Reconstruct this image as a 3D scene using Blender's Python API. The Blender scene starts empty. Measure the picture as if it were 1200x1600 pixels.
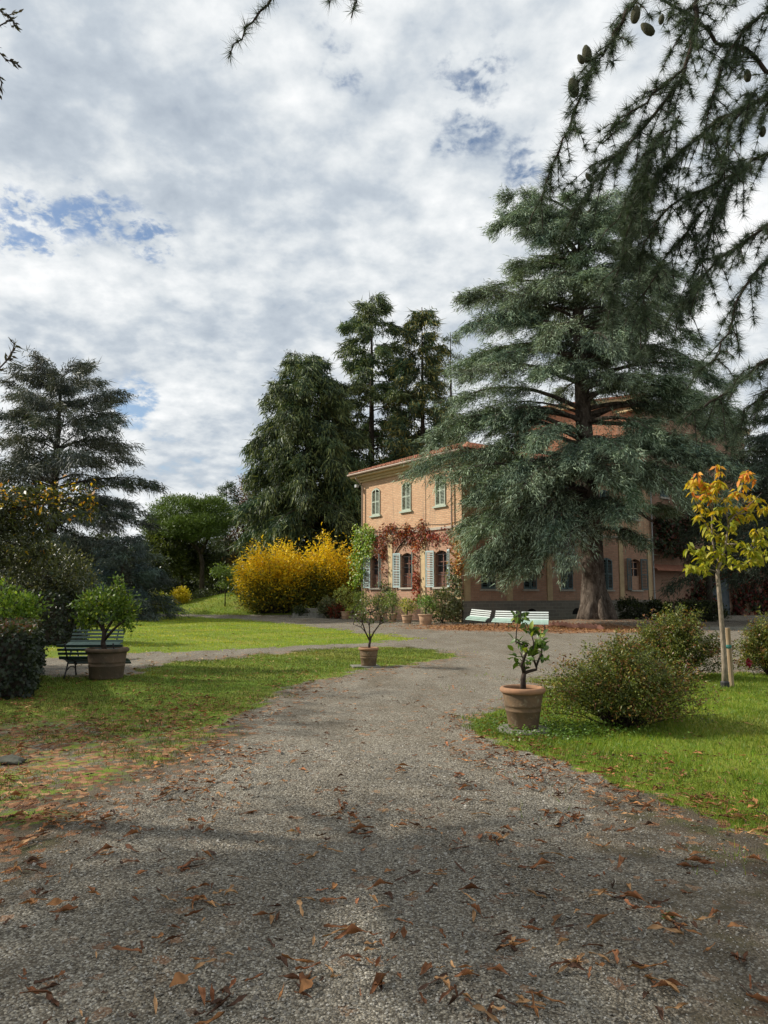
import bpy, bmesh, math, random
import numpy as np
from mathutils import Vector, Matrix

rng = np.random.default_rng(7)
random.seed(7)
R = math.radians
scene = bpy.context.scene
COL = scene.collection

# ------------------------------------------------------------------ camera
EYE = 1.6
FPX = 1150.0                      # focal length in pixels of the 1200x1600 photograph
PITCH = math.atan(130 / FPX)
cam_d = bpy.data.cameras.new('camera')
cam = bpy.data.objects.new('camera', cam_d)
COL.objects.link(cam)
cam.location = (0, 0, EYE)
cam.rotation_euler = (R(90) + PITCH, 0, 0)
cam_d.sensor_fit = 'VERTICAL'
cam_d.sensor_height = 36
cam_d.sensor_width = 27
cam_d.lens = FPX / 1600 * 36
cam_d.clip_start = 0.05
cam_d.clip_end = 3000
scene.camera = cam


def ray(px, py):
    u = (px - 600) / FPX
    v = (800 - py) / FPX
    return (u, math.cos(PITCH) - v * math.sin(PITCH), math.sin(PITCH) + v * math.cos(PITCH))


def at(px, py, Y):
    d = ray(px, py)
    k = Y / d[1]
    return Vector((d[0] * k, Y, EYE + d[2] * k))


def on_ground(px, py, z=0.0):
    d = ray(px, py)
    k = (z - EYE) / d[2]
    return Vector((d[0] * k, d[1] * k, z))


# ------------------------------------------------------------------ world, sun, exposure
SUN_EL, SUN_AZ = R(36), math.atan2(-0.972, 0.215)      # direction towards the sun (x, y)
sun_dir = Vector((math.sin(SUN_AZ) * math.cos(SUN_EL), math.cos(SUN_AZ) * math.cos(SUN_EL), math.sin(SUN_EL)))
sd = bpy.data.lights.new('sun', 'SUN')
sd.energy = 5.0
sd.angle = R(1.0)
sd.color = (1.0, 0.93, 0.82)
sun = bpy.data.objects.new('sun', sd)
COL.objects.link(sun)
sun.rotation_euler = (-sun_dir).to_track_quat('-Z', 'Y').to_euler()
scene.view_settings.view_transform = 'Standard'
scene.view_settings.look = 'None'
scene.view_settings.gamma = 1
scene.view_settings.use_curve_mapping = False
scene.view_settings.exposure = 0.28

SKY_STRENGTH = 0.1
world = bpy.data.worlds.new('World')
scene.world = world
world.use_nodes = True


class NT:
    """short helper for node trees"""
    def __init__(self, tree):
        self.t = tree
        tree.nodes.clear()

    def n(self, kind, inputs=None, **props):
        nd = self.t.nodes.new(kind)
        for k, v in props.items():
            setattr(nd, k, v)
        for k, v in (inputs or {}).items():
            self.put(nd.inputs[k], v)
        return nd

    def put(self, sock, v):
        if isinstance(v, bpy.types.NodeSocket):
            self.t.links.new(v, sock)
        elif isinstance(v, bpy.types.Node):
            self.t.links.new(v.outputs[0], sock)
        else:
            sock.default_value = v

    def math(self, op, a, b=0.0, clamp=False):
        return self.n('ShaderNodeMath', {0: a, 1: b}, operation=op, use_clamp=clamp).outputs[0]

    def mix(self, f, a, b, blend='MIX'):
        m = self.n('ShaderNodeMix', data_type='RGBA', blend_type=blend)
        self.put(m.inputs[0], f)
        self.put(m.inputs[6], a)
        self.put(m.inputs[7], b)
        return m.outputs[2]

    def ramp(self, f, stops, interp='LINEAR'):
        r = self.n('ShaderNodeValToRGB', {0: f})
        r.color_ramp.interpolation = interp
        e = r.color_ramp.elements
        while len(e) < len(stops):
            e.new(0.5)
        for i, (p, c) in enumerate(stops):
            e[i].position = p
            e[i].color = c if len(c) == 4 else (*c, 1)
        return r.outputs[0]

    def rng(self, v, a, b, c=0.0, d=1.0, smooth=True):
        m = self.n('ShaderNodeMapRange', {0: v, 1: a, 2: b, 3: c, 4: d})
        m.interpolation_type = 'SMOOTHSTEP' if smooth else 'LINEAR'
        return m.outputs[0]

    def noise(self, vec, scale, detail=4, rough=0.55, dist=0.0, out=0):
        return self.n('ShaderNodeTexNoise', {'Vector': vec, 'Scale': scale, 'Detail': detail, 'Roughness': rough, 'Distortion': dist}).outputs[out]


w = NT(world.node_tree)
sky = w.n('ShaderNodeTexSky', sky_type='NISHITA')
sky.sun_disc = False
sky.sun_elevation = SUN_EL
sky.sun_rotation = SUN_AZ % (2 * math.pi)
sky.air_density = 1.0
sky.dust_density = 0.6
geo = w.n('ShaderNodeTexCoord')
sep = w.n('ShaderNodeSeparateXYZ', {0: geo.outputs['Generated']})
zz = w.math('MAXIMUM', sep.outputs[2], 0.0)
den = w.math('ADD', zz, 0.30)
cx = w.math('DIVIDE', sep.outputs[0], den)
cy = w.math('DIVIDE', sep.outputs[1], den)
plane = w.n('ShaderNodeCombineXYZ', {0: cx, 1: cy, 2: 3.7}).outputs[0]
n1 = w.noise(plane, 1.3, 6, 0.58, 0.1)
n2 = w.noise(plane, 7.5, 6, 0.56, 0.12)
n3 = w.noise(plane, 2.6, 6, 0.55, 0.1)
n4 = w.noise(plane, 17.0, 5, 0.55, 0.1)
cov = w.math('ADD', w.math('MULTIPLY', n1, 0.34), w.math('ADD', w.math('MULTIPLY', n2, 0.46), w.math('MULTIPLY', n4, 0.20)))


def gap_mask(px, py, ang0, ang1):
    d = Vector(ray(px, py)).normalized()
    dp = w.n('ShaderNodeVectorMath', {0: geo.outputs['Generated'], 1: tuple(d)}, operation='DOT_PRODUCT').outputs['Value']
    return w.rng(dp, math.cos(R(ang1)), math.cos(R(ang0)))


gaps = None
for (gx_, gy_, r_, st_) in ((15, 335, 4.5, 0.10), (70, 365, 4.0, 0.10), (135, 335, 3.5, 0.09), (190, 345, 3.0, 0.08), (240, 378, 3.0, 0.09), (20, 400, 3.0, 0.08), (215, 628, 2.5, 0.08), (740, 140, 5, 0.07), (700, 190, 4, 0.06), (860, 270, 5, 0.07), (530, 80, 4, 0.05)):
    g_ = w.math('MULTIPLY', gap_mask(gx_, gy_, 0.2, r_), st_)
    gaps = g_ if gaps is None else w.math('MAXIMUM', gaps, g_)
n5 = w.noise(plane, 30.0, 5, 0.6, 0.3)
gaps = w.math('MULTIPLY', gaps, w.rng(n5, 0.30, 0.62, 0.85, 2.1))
cov = w.math('SUBTRACT', cov, gaps)
cover = w.rng(cov, 0.315, 0.425)
shade = w.math('ADD', w.math('MULTIPLY', n3, 0.40), w.math('ADD', w.math('MULTIPLY', n2, 0.38), w.math('MULTIPLY', n4, 0.22)))
k = 0.86 / SKY_STRENGTH
cloud = w.ramp(w.rng(shade, 0.36, 0.63, smooth=False), [
    (0.0, (0.42 * k, 0.48 * k, 0.555 * k)), (0.30, (0.54 * k, 0.60 * k, 0.665 * k)), (0.55, (0.73 * k, 0.77 * k, 0.80 * k)), (0.80, (0.90 * k, 0.92 * k, 0.93 * k)), (1.0, (1.02 * k, 1.02 * k, 1.02 * k))])
skyc = w.mix(cover, sky.outputs[0], cloud)
bg = w.n('ShaderNodeBackground', {'Color': skyc, 'Strength': SKY_STRENGTH})
wo = w.n('ShaderNodeOutputWorld', {0: bg})

# ------------------------------------------------------------------ object helpers


def link(o, parent=None):
    COL.objects.link(o)
    if parent is not None:
        o.parent = parent
    return o


def tag(o, label=None, cat=None, group=None, kind=None):
    if label:
        o['label'] = label
    if cat:
        o['category'] = cat
    if group:
        o['group'] = group
    if kind:
        o['kind'] = kind
    return o


def thing(name, label, cat, loc=(0, 0, 0), rz=0.0, group=None):
    o = bpy.data.objects.new(name, None)
    o.empty_display_size = 0.2
    o.location = loc
    o.rotation_euler = (0, 0, rz)
    link(o)
    return tag(o, label, cat, group)


def copy_tree(o, parent=None):
    c = o.copy()
    link(c)
    c.parent = parent
    for ch in list(o.children):
        copy_tree(ch, c)
    return c


def np_mesh(name, verts, faces, tint=None, mat=None, smooth=False):
    """verts (N,3); faces (M,3) or (M,4); tint (N,3) linear colour per vertex"""
    verts = np.asarray(verts, dtype=np.float32)
    faces = np.asarray(faces, dtype=np.int32)
    me = bpy.data.meshes.new(name)
    kf = faces.shape[1]
    me.vertices.add(len(verts))
    me.vertices.foreach_set('co', verts.ravel())
    me.loops.add(faces.size)
    me.loops.foreach_set('vertex_index', faces.ravel())
    me.polygons.add(len(faces))
    me.polygons.foreach_set('loop_start', np.arange(0, faces.size, kf, dtype=np.int32))
    me.polygons.foreach_set('loop_total', np.full(len(faces), kf, dtype=np.int32))
    if smooth:
        me.polygons.foreach_set('use_smooth', np.ones(len(faces), dtype=bool))
    me.update(calc_edges=True)
    if tint is not None:
        a = me.attributes.new('tint', 'FLOAT_COLOR', 'POINT')
        c = np.ones((len(verts), 4), dtype=np.float32)
        c[:, :3] = tint
        a.data.foreach_set('color', c.ravel())
    if mat:
        me.materials.append(mat)
    return me


def obj(name, me, parent=None):
    o = bpy.data.objects.new(name, me)
    return link(o, parent)


class Geo:
    """collects boxes, tubes and lathes; build() makes ONE mesh object, with box-projected UVs in metres"""
    def __init__(self):
        self.v, self.f = [], []

    def add(self, vs, fs):
        b = len(self.v)
        self.v += [tuple(p) for p in vs]
        self.f += [tuple(b + i for i in f) for f in fs]
        return self

    def box(self, c, s, rot=None):
        hx, hy, hz = s[0] / 2, s[1] / 2, s[2] / 2
        vs = [Vector((x * hx, y * hy, z * hz)) for x in (-1, 1) for y in (-1, 1) for z in (-1, 1)]
        if rot is not None:
            vs = [rot @ p for p in vs]
        c = Vector(c)
        return self.add([p + c for p in vs], [(0, 1, 3, 2), (4, 6, 7, 5), (0, 4, 5, 1), (2, 3, 7, 6), (0, 2, 6, 4), (1, 5, 7, 3)])

    def tube(self, path, radii, n=6, caps=True):
        path = [Vector(p) for p in path]
        if not hasattr(radii, '__len__'):
            radii = [radii] * len(path)
        vs, fs = [], []
        prev = None
        for i, p in enumerate(path):
            d = (path[min(i + 1, len(path) - 1)] - path[max(i - 1, 0)])
            d = d.normalized() if d.length > 1e-9 else Vector((0, 0, 1))
            if prev is None:
                s = d.orthogonal().normalized()
            else:
                s = (prev - d * prev.dot(d))
                s = s.normalized() if s.length > 1e-6 else d.orthogonal().normalized()
            prev = s
            t = d.cross(s)
            for k in range(n):
                a = 2 * math.pi * k / n
                vs.append(p + (s * math.cos(a) + t * math.sin(a)) * radii[i])
        for i in range(len(path) - 1):
            for k in range(n):
                a, b = i * n + k, i * n + (k + 1) % n
                fs.append((a, b, b + n, a + n))
        if caps:
            fs.append(tuple(range(n))[::-1])
            fs.append(tuple(range((len(path) - 1) * n, len(path) * n)))
        return self.add(vs, fs)

    def lathe(self, prof, n=28, c=(0, 0, 0)):
        c = Vector(c)
        vs, fs = [], []
        for r, z in prof:
            for k in range(n):
                a = 2 * math.pi * k / n
                vs.append(c + Vector((r * math.cos(a), r * math.sin(a), z)))
        for i in range(len(prof) - 1):
            for k in range(n):
                a, b = i * n + k, i * n + (k + 1) % n
                fs.append((a, b, b + n, a + n))
        return self.add(vs, fs)

    def mesh(self, name, mat, smooth=False):
        me = bpy.data.meshes.new(name)
        me.from_pydata(self.v, [], self.f)
        me.update()
        uv = me.uv_layers.new(name='UVMap')
        for p in me.polygons:
            nx, ny, nz = (abs(q) for q in p.normal)
            for li in p.loop_indices:
                co = me.vertices[me.loops[li].vertex_index].co
                if nz >= nx and nz >= ny:
                    uv.data[li].uv = (co.x, co.y)
                elif nx >= ny:
                    uv.data[li].uv = (co.y, co.z)
                else:
                    uv.data[li].uv = (co.x, co.z)
            if smooth:
                p.use_smooth = True
        if mat:
            me.materials.append(mat)
        return me

    def build(self, name, mat, parent=None, smooth=False):
        return obj(name, self.mesh(name, mat, smooth), parent)


# ------------------------------------------------------------------ terrain height


def gz(x, y):
    x = np.asarray(x, dtype=float)
    y = np.asarray(y, dtype=float)
    m = 2.35 * np.exp(-(((x + 8.5) / 9.5) ** 2 + ((y - 65) / 7.0) ** 2))
    bed = 0.28 * np.exp(-(((x - 12.4) / 4.2) ** 2 + ((y - 42) / 3.6) ** 2))
    und = 0.010 * np.sin(x * 2.3 + 1.3 * np.sin(y * 1.1)) + 0.010 * np.sin(y * 1.9 + np.cos(x * 1.7)) + 0.006 * np.sin(x * 5.1 + y * 3.7)
    return m + bed + und


def gp(px, py):
    """ground point seen at a pixel of the photograph (iterates on the terrain height)"""
    z = 0.0
    for _ in range(4):
        p = on_ground(px, py, z)
        z = float(gz(p.x, p.y))
    return Vector((p.x, p.y, z))


def gpt(x, y):
    return Vector((x, y, float(gz(x, y))))


# ------------------------------------------------------------------ materials
MATS = {}


def principled(name, color=(0.5, 0.5, 0.5), rough=0.6, spec=0.4, metal=0.0):
    m = bpy.data.materials.new(name)
    m.use_nodes = True
    t = NT(m.node_tree)
    p = t.n('ShaderNodeBsdfPrincipled', {'Base Color': (*color, 1), 'Roughness': rough, 'Specular IOR Level': spec, 'Metallic': metal})
    t.n('ShaderNodeOutputMaterial', {0: p})
    m['p'] = p.name
    return m, t, p


def leaf_mat(name, trans=0.3, rough=0.5, spec=0.35):
    m, t, p = principled(name, rough=rough, spec=spec)
    a = t.n('ShaderNodeAttribute', attribute_name='tint').outputs['Color']
    t.put(p.inputs['Base Color'], a)
    if trans > 0:
        br = t.mix(1.0, a, (1.25, 1.2, 0.55, 1), 'MULTIPLY')
        tr = t.n('ShaderNodeBsdfTranslucent', {0: br})
        mx = t.n('ShaderNodeMixShader', {0: trans, 1: p.outputs[0], 2: tr.outputs[0]})
        out = [n for n in t.t.nodes if n.type == 'OUTPUT_MATERIAL'][0]
        t.put(out.inputs[0], mx)
    return m


def worn(name, c1, c2, scale=6.0, rough=0.8, bump=0.3, bscale=30.0, spec=0.3, coord='Object', stretch=(1, 1, 1), c3=None):
    """two-tone noisy surface with fine bump"""
    m, t, p = principled(name, rough=rough, spec=spec)
    tc = t.n('ShaderNodeTexCoord').outputs[coord]
    mp = t.n('ShaderNodeMapping', {0: tc, 3: stretch}).outputs[0]
    n = t.noise(mp, scale, 6, 0.65)
    c = t.mix(t.rng(n, 0.35, 0.65), (*c1, 1), (*c2, 1))
    if c3:
        n2 = t.noise(mp, scale * 2.7, 5, 0.7, 0.4)
        c = t.mix(t.rng(n2, 0.55, 0.7), c, (*c3, 1))
    t.put(p.inputs['Base Color'], c)
    if bump:
        b = t.noise(mp, bscale, 6, 0.65)
        bn = t.n('ShaderNodeBump', {'Height': b, 'Strength': bump, 'Distance': 0.02})
        t.put(p.inputs['Normal'], bn)
    return m


M_needle = leaf_mat('needle', 0.12, 0.55, 0.3)
M_leaf = leaf_mat('broad_leaf', 0.30, 0.45, 0.4)
M_autumn = leaf_mat('autumn_leaf', 0.38, 0.55, 0.3)
M_dry = leaf_mat('dry_leaf', 0.10, 0.75, 0.15)
M_grassb = leaf_mat('grass_blade', 0.30, 0.5, 0.3)
M_pebble = leaf_mat('pebble', 0.0, 0.8, 0.3)
M_bark = worn('bark', (0.045, 0.034, 0.026), (0.13, 0.105, 0.085), 5, 0.95, 1.0, 9, 0.1, stretch=(1, 1, 0.35), c3=(0.21, 0.185, 0.155))
M_bark_far = worn('bark_dark', (0.035, 0.028, 0.022), (0.075, 0.062, 0.05), 5, 0.95, 0.6, 14, 0.1)
M_bark_pale = worn('bark_pale', (0.15, 0.12, 0.085), (0.27, 0.22, 0.165), 22, 0.85, 0.4, 60, 0.2, stretch=(1, 1, 0.4))
M_twig = worn('twig', (0.03, 0.022, 0.017), (0.07, 0.05, 0.04), 20, 0.9, 0.5, 90, 0.2)
M_terra = worn('terracotta', (0.165, 0.108, 0.062), (0.115, 0.082, 0.052), 5, 0.9, 0.35, 40, 0.15, c3=(0.24, 0.20, 0.13))
M_terra_old = worn('old_terracotta', (0.12, 0.082, 0.055), (0.085, 0.064, 0.046), 4, 0.92, 0.35, 40, 0.15, c3=(0.15, 0.12, 0.085))
M_terra_light = worn('pale_terracotta', (0.42, 0.27, 0.165), (0.34, 0.22, 0.14), 5, 0.9, 0.3, 40, 0.15, c3=(0.46, 0.36, 0.25))  # paler terracotta for the pot row by the villa
M_stone_dark = worn('dark_mossy_stone', (0.075, 0.075, 0.06), (0.12, 0.12, 0.095), 7, 0.92, 0.5, 40, 0.15, c3=(0.07, 0.085, 0.04))
M_rim = worn('terracotta_rim', (0.32, 0.175, 0.10), (0.25, 0.15, 0.09), 7, 0.88, 0.3, 40, 0.15)
M_soil = worn('soil', (0.05, 0.035, 0.022), (0.10, 0.07, 0.045), 18, 0.95, 1.0, 60, 0.1, c3=(0.10, 0.13, 0.04))
M_stone = worn('grey_stone', (0.15, 0.145, 0.12), (0.24, 0.23, 0.195), 7, 0.9, 0.5, 40, 0.2, c3=(0.15, 0.16, 0.11))
M_slat_white = worn('white_paint', (0.74, 0.78, 0.74), (0.66, 0.72, 0.68), 8, 0.55, 0.1, 60, 0.4)
M_slat_pale = worn('pale_green_paint', (0.40, 0.55, 0.47), (0.33, 0.47, 0.40), 8, 0.55, 0.1, 60, 0.4)
M_slat_green = worn('green_paint', (0.022, 0.05, 0.045), (0.038, 0.075, 0.066), 8, 0.5, 0.1, 60, 0.4)
M_iron, _, _ = principled('cast_iron', (0.02, 0.02, 0.02), 0.55, 0.4)
M_rust, _, _ = principled('rusty_iron', (0.12, 0.06, 0.04), 0.8, 0.3)
M_wood = worn('wood_stake', (0.24, 0.17, 0.10), (0.33, 0.25, 0.16), 9, 0.85, 0.4, 30, 0.2, stretch=(1, 1, 0.15))
M_zinc = worn('drainpipe_zinc', (0.42, 0.43, 0.43), (0.33, 0.34, 0.35), 4, 0.5, 0.05, 20, 0.5)
M_copper = worn('drainpipe_brown', (0.32, 0.23, 0.17), (0.25, 0.18, 0.13), 4, 0.6, 0.05, 20, 0.4)
M_shutter = worn('shutter_green', (0.33, 0.38, 0.30), (0.40, 0.45, 0.36), 6, 0.6, 0.1, 40, 0.35)
M_shutter_blue = worn('shutter_bluegreen', (0.36, 0.47, 0.46), (0.45, 0.55, 0.53), 6, 0.6, 0.1, 40, 0.35)
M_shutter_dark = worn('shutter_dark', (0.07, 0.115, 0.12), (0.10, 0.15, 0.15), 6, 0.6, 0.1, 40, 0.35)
M_sill = worn('sill_stone', (0.42, 0.38, 0.31), (0.34, 0.31, 0.26), 7, 0.85, 0.2, 40, 0.2)
M_frame = worn('window_wood', (0.20, 0.095, 0.06), (0.14, 0.07, 0.05), 7, 0.65, 0.1, 40, 0.3)
M_cornice = worn('cornice', (0.56, 0.43, 0.24), (0.48, 0.37, 0.21), 3, 0.8, 0.15, 20, 0.2)
M_pilaster = worn('pilaster', (0.55, 0.42, 0.24), (0.46, 0.34, 0.20), 2.2, 0.88, 0.3, 24, 0.15, c3=(0.40, 0.29, 0.18))
M_tile = worn('roof_tile', (0.36, 0.16, 0.10), (0.27, 0.12, 0.08), 3.5, 0.9, 0.3, 25, 0.15, c3=(0.40, 0.27, 0.19))
M_glass, _, _ = principled('glass', (0.02, 0.022, 0.025), 0.08, 0.7)
M_dark, _, _ = principled('dark_void', (0.012, 0.011, 0.010), 0.9, 0.1)
M_door = worn('door_paint', (0.055, 0.075, 0.085), (0.085, 0.105, 0.115), 3, 0.6, 0.1, 30, 0.3)
M_tie, _, _ = principled('green_tie', (0.03, 0.16, 0.13), 0.6, 0.3)


def brick_mat(name, c1, c2, mortar, patch=(0.55, 0.42, 0.30), rough=0.9, bw=0.34, bh=0.115):
    m, t, p = principled(name, rough=rough, spec=0.15)
    uv = t.n('ShaderNodeUVMap').outputs[0]
    b = t.n('ShaderNodeTexBrick', {'Vector': uv, 'Color1': (*c1, 1), 'Color2': (*c2, 1), 'Mortar': (*mortar, 1), 'Scale': 1.0, 'Mortar Size': 0.018, 'Mortar Smooth': 0.2,
                                   'Bias': 0.0, 'Brick Width': bw, 'Row Height': bh})
    n = t.noise(uv, 0.55, 5, 0.65)
    c = t.mix(t.math('MULTIPLY', t.rng(n, 0.42, 0.75), 0.40), b.outputs[0], (*patch, 1))
    n2 = t.noise(uv, 9.0, 4, 0.7)
    c = t.mix(0.5, c, t.ramp(n2, [(0.3, (0.62, 0.62, 0.62)), (0.7, (1.0, 1.0, 1.0))]), 'MULTIPLY')
    # rain streaks below sills and eaves: dirt with a shape of its own
    st = t.noise(t.n('ShaderNodeMapping', {0: uv, 3: (3.5, 0.22, 1)}).outputs[0], 1.0, 5, 0.6)
    c = t.mix(t.math('MULTIPLY', t.rng(st, 0.53, 0.72), 0.55), c, (0.25, 0.19, 0.14, 1))
    t.put(p.inputs['Base Color'], c)
    bn = t.n('ShaderNodeBump', {'Height': t.math('SUBTRACT', t.math('MULTIPLY', n2, 0.4), b.outputs[1]), 'Strength': 0.6, 'Distance': 0.012})
    t.put(p.inputs['Normal'], bn)
    return m


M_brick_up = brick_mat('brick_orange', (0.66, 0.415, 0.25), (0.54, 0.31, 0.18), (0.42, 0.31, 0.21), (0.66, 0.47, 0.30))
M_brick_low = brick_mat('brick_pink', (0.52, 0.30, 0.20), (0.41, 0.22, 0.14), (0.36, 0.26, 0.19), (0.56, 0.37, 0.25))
M_brick_tower = brick_mat('brick_tower', (0.50, 0.22, 0.12), (0.44, 0.19, 0.105), (0.46, 0.32, 0.22), (0.50, 0.27, 0.16))
M_brick_wing_shaded = brick_mat('brick_wing_shaded', (0.34, 0.20, 0.13), (0.28, 0.155, 0.10), (0.28, 0.20, 0.15), (0.36, 0.23, 0.16))  # wing brick darkened in its colour, so the wing reads as shaded
M_plinth = brick_mat('plinth_grey', (0.26, 0.235, 0.19), (0.19, 0.175, 0.145), (0.30, 0.28, 0.24), (0.17, 0.155, 0.125), bw=0.6, bh=0.22)
M_brick_edge = worn('edging_brick', (0.42, 0.21, 0.145), (0.34, 0.17, 0.12), 9, 0.9, 0.4, 40, 0.15)


# ground material: gravel, grass, soil, leaf litter mixed by vertex attributes
def ground_mat(name='ground_cover'):
    m, t, p = principled(name, rough=0.9, spec=0.2)
    pos = t.n('ShaderNodeNewGeometry').outputs['Position']
    vor = t.n('ShaderNodeTexVoronoi', {'Vector': pos, 'Scale': 80.0, 'Randomness': 1.0}, voronoi_dimensions='3D')
    cell = t.n('ShaderNodeSeparateColor', {0: vor.outputs['Color']})
    gcol = t.ramp(cell.outputs[0], [(0.0, (0.075, 0.064, 0.048)), (0.30, (0.17, 0.150, 0.115)), (0.62, (0.27, 0.245, 0.195)), (0.88, (0.38, 0.35, 0.285)), (1.0, (0.52, 0.49, 0.42))])
    gcol = t.mix(t.math('MULTIPLY', t.rng(vor.outputs['Distance'], 0.3, 0.8), 0.65), gcol, (0.050, 0.040, 0.028, 1))
    big = t.noise(pos, 0.7, 5, 0.6)
    med = t.noise(pos, 2.6, 5, 0.65)
    fine = t.noise(pos, 34, 4, 0.7)
    soilc = t.mix(fine, (0.060, 0.045, 0.028, 1), (0.13, 0.10, 0.064, 1))
    a_soil = t.n('ShaderNodeAttribute', attribute_name='soil').outputs['Fac']
    a_grass = t.n('ShaderNodeAttribute', attribute_name='grass').outputs['Fac']
    a_lit = t.n('ShaderNodeAttribute', attribute_name='litter').outputs['Fac']
    damp = t.rng(t.math('ADD', t.math('MULTIPLY', big, 0.6), t.math('MULTIPLY', med, 0.4)), 0.50, 0.66)
    sf = t.math('ADD', t.math('MULTIPLY', damp, 0.40), t.math('MULTIPLY', t.rng(t.math('ADD', a_soil, t.math('MULTIPLY', t.math('SUBTRACT', med, 0.5), 1.4)), 0.3, 0.8), 0.85), clamp=True)
    gcol = t.mix(1.0, gcol, t.ramp(t.noise(t.n('ShaderNodeMapping', {0: pos, 3: (1.0, 0.35, 1.0)}).outputs[0], 1.1, 5, 0.65, 0.5), [(0.32, (0.74, 0.70, 0.64)), (0.5, (0.95, 0.94, 0.92)), (0.68, (1.12, 1.12, 1.10))]), 'MULTIPLY')
    c = t.mix(sf, gcol, soilc)
    moss = t.math('MULTIPLY', t.rng(t.math('ADD', a_soil, t.math('MULTIPLY', t.math('SUBTRACT', big, 0.5), 1.6)), 0.45, 0.9), t.rng(med, 0.5, 0.62))
    c = t.mix(t.math('MULTIPLY', moss, 0.5), c, (0.060, 0.075, 0.018, 1))
    # grass base
    g1 = t.mix(t.rng(med, 0.35, 0.65), (0.085, 0.150, 0.010, 1), (0.18, 0.215, 0.022, 1))
    g2 = t.mix(t.rng(fine, 0.3, 0.7), g1, (0.11, 0.175, 0.012, 1))
    bigg = t.noise(pos, 0.33, 4, 0.6)
    g2 = t.mix(t.math('MULTIPLY', t.rng(bigg, 0.45, 0.7), 0.6), g2, (0.25, 0.235, 0.045, 1))
    gf = t.rng(t.math('ADD', a_grass, t.math('MULTIPLY', t.math('SUBTRACT', t.math('ADD', t.math('MULTIPLY', med, 0.6), t.math('MULTIPLY', fine, 0.4)), 0.5), 1.8)), 0.42, 0.62)
    c = t.mix(gf, c, g2)
    # leaf litter
    lv = t.n('ShaderNodeTexVoronoi', {'Vector': pos, 'Scale': 16.0}, voronoi_dimensions='3D')
    lc = t.n('ShaderNodeSeparateColor', {0: lv.outputs['Color']})
    lcol = t.ramp(lc.outputs[0], [(0, (0.10, 0.045, 0.022)), (0.4, (0.20, 0.095, 0.045)), (0.75, (0.30, 0.15, 0.07)), (1, (0.38, 0.22, 0.11))])
    lf = t.rng(t.math('ADD', a_lit, t.math('MULTIPLY', t.math('SUBTRACT', lc.outputs[1], 0.5), 0.9)), 0.38, 0.5)
    c = t.mix(lf, c, lcol)
    t.put(p.inputs['Base Color'], c)
    h = t.math('ADD', t.math('MULTIPLY', vor.outputs['Distance'], -1.0), t.math('MULTIPLY', fine, 0.6))
    bn = t.n('ShaderNodeBump', {'Height': h, 'Strength': 0.85, 'Distance': 0.012})
    t.put(p.inputs['Normal'], bn)
    return m


M_ground = ground_mat()

# ------------------------------------------------------------------ ground
LAWN_BACK = [(40, 1030), (120, 1027), (198, 1022), (280, 1018), (360, 1014), (475, 1009), (551, 1006), (610, 1003), (646, 998), (602, 992), (557, 988), (507, 981),
             (443, 973), (380, 968), (300, 965.5), (200, 964.5), (60, 964), (-120, 964), (-260, 975), (-260, 1030)]
LAWN_LEFT = [(66, 1056), (192, 1052), (246, 1038), (360, 1027), (475, 1016), (551, 1011), (620, 1010), (690, 1018), (735, 1026), (681, 1030), (650, 1040), (595, 1043), (545, 1054),
             (475, 1070), (425, 1092), (392, 1115), (350, 1160), (250, 1210), (130, 1250), (0, 1330), (-300, 1420), (-600, 1300), (-400, 1100), (-100, 1060)]
LAWN_RIGHT = [(742, 1128), (765, 1112), (835, 1085), (870, 1062), (930, 1057), (1064, 1055), (1120, 1052), (1200, 1050), (1330, 1048), (1500, 1060), (1700, 1200), (1700, 1450),
              (1350, 1370), (1200, 1302), (1120, 1284), (1040, 1248), (960, 1218), (860, 1184), (792, 1163), (760, 1146)]


def world_poly(pp):
    return np.array([on_ground(a, b)[:2] for a, b in pp])


P_BACK, P_LEFT, P_RIGHT = world_poly(LAWN_BACK), world_poly(LAWN_LEFT), world_poly(LAWN_RIGHT)


def sdist(x, y, poly):
    """signed distance to a polygon, positive inside"""
    p = np.stack([x, y], -1)
    inside = np.zeros(x.shape, bool)
    best = np.full(x.shape, 1e9)
    for i in range(len(poly)):
        a, b = poly[i], poly[(i + 1) % len(poly)]
        ab = b - a
        tt = np.clip(((p - a) @ ab) / (ab @ ab), 0, 1)
        q = a + tt[..., None] * ab
        best = np.minimum(best, np.hypot(*(np.moveaxis(p - q, -1, 0))))
        cross = (a[1] > y) != (b[1] > y)
        with np.errstate(divide='ignore', invalid='ignore'):
            xi = a[0] + (y - a[1]) / (b[1] - a[1]) * (b[0] - a[0])
        inside ^= cross & (x < xi)
    return np.where(inside, best, -best)


def sm(a, lo, hi):
    t = np.clip((a - lo) / (hi - lo), 0, 1)
    return t * t * (3 - 2 * t)


def wob(x, y):
    return 0.5 * np.sin(x * 1.1 + 2 * np.sin(y * 0.7)) + 0.3 * np.sin(y * 2.3 + 1.7 * np.sin(x * 1.9)) + 0.2 * np.sin(x * 4.1 + y * 3.3)


TREE = Vector((12.05, 42.0))


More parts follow.
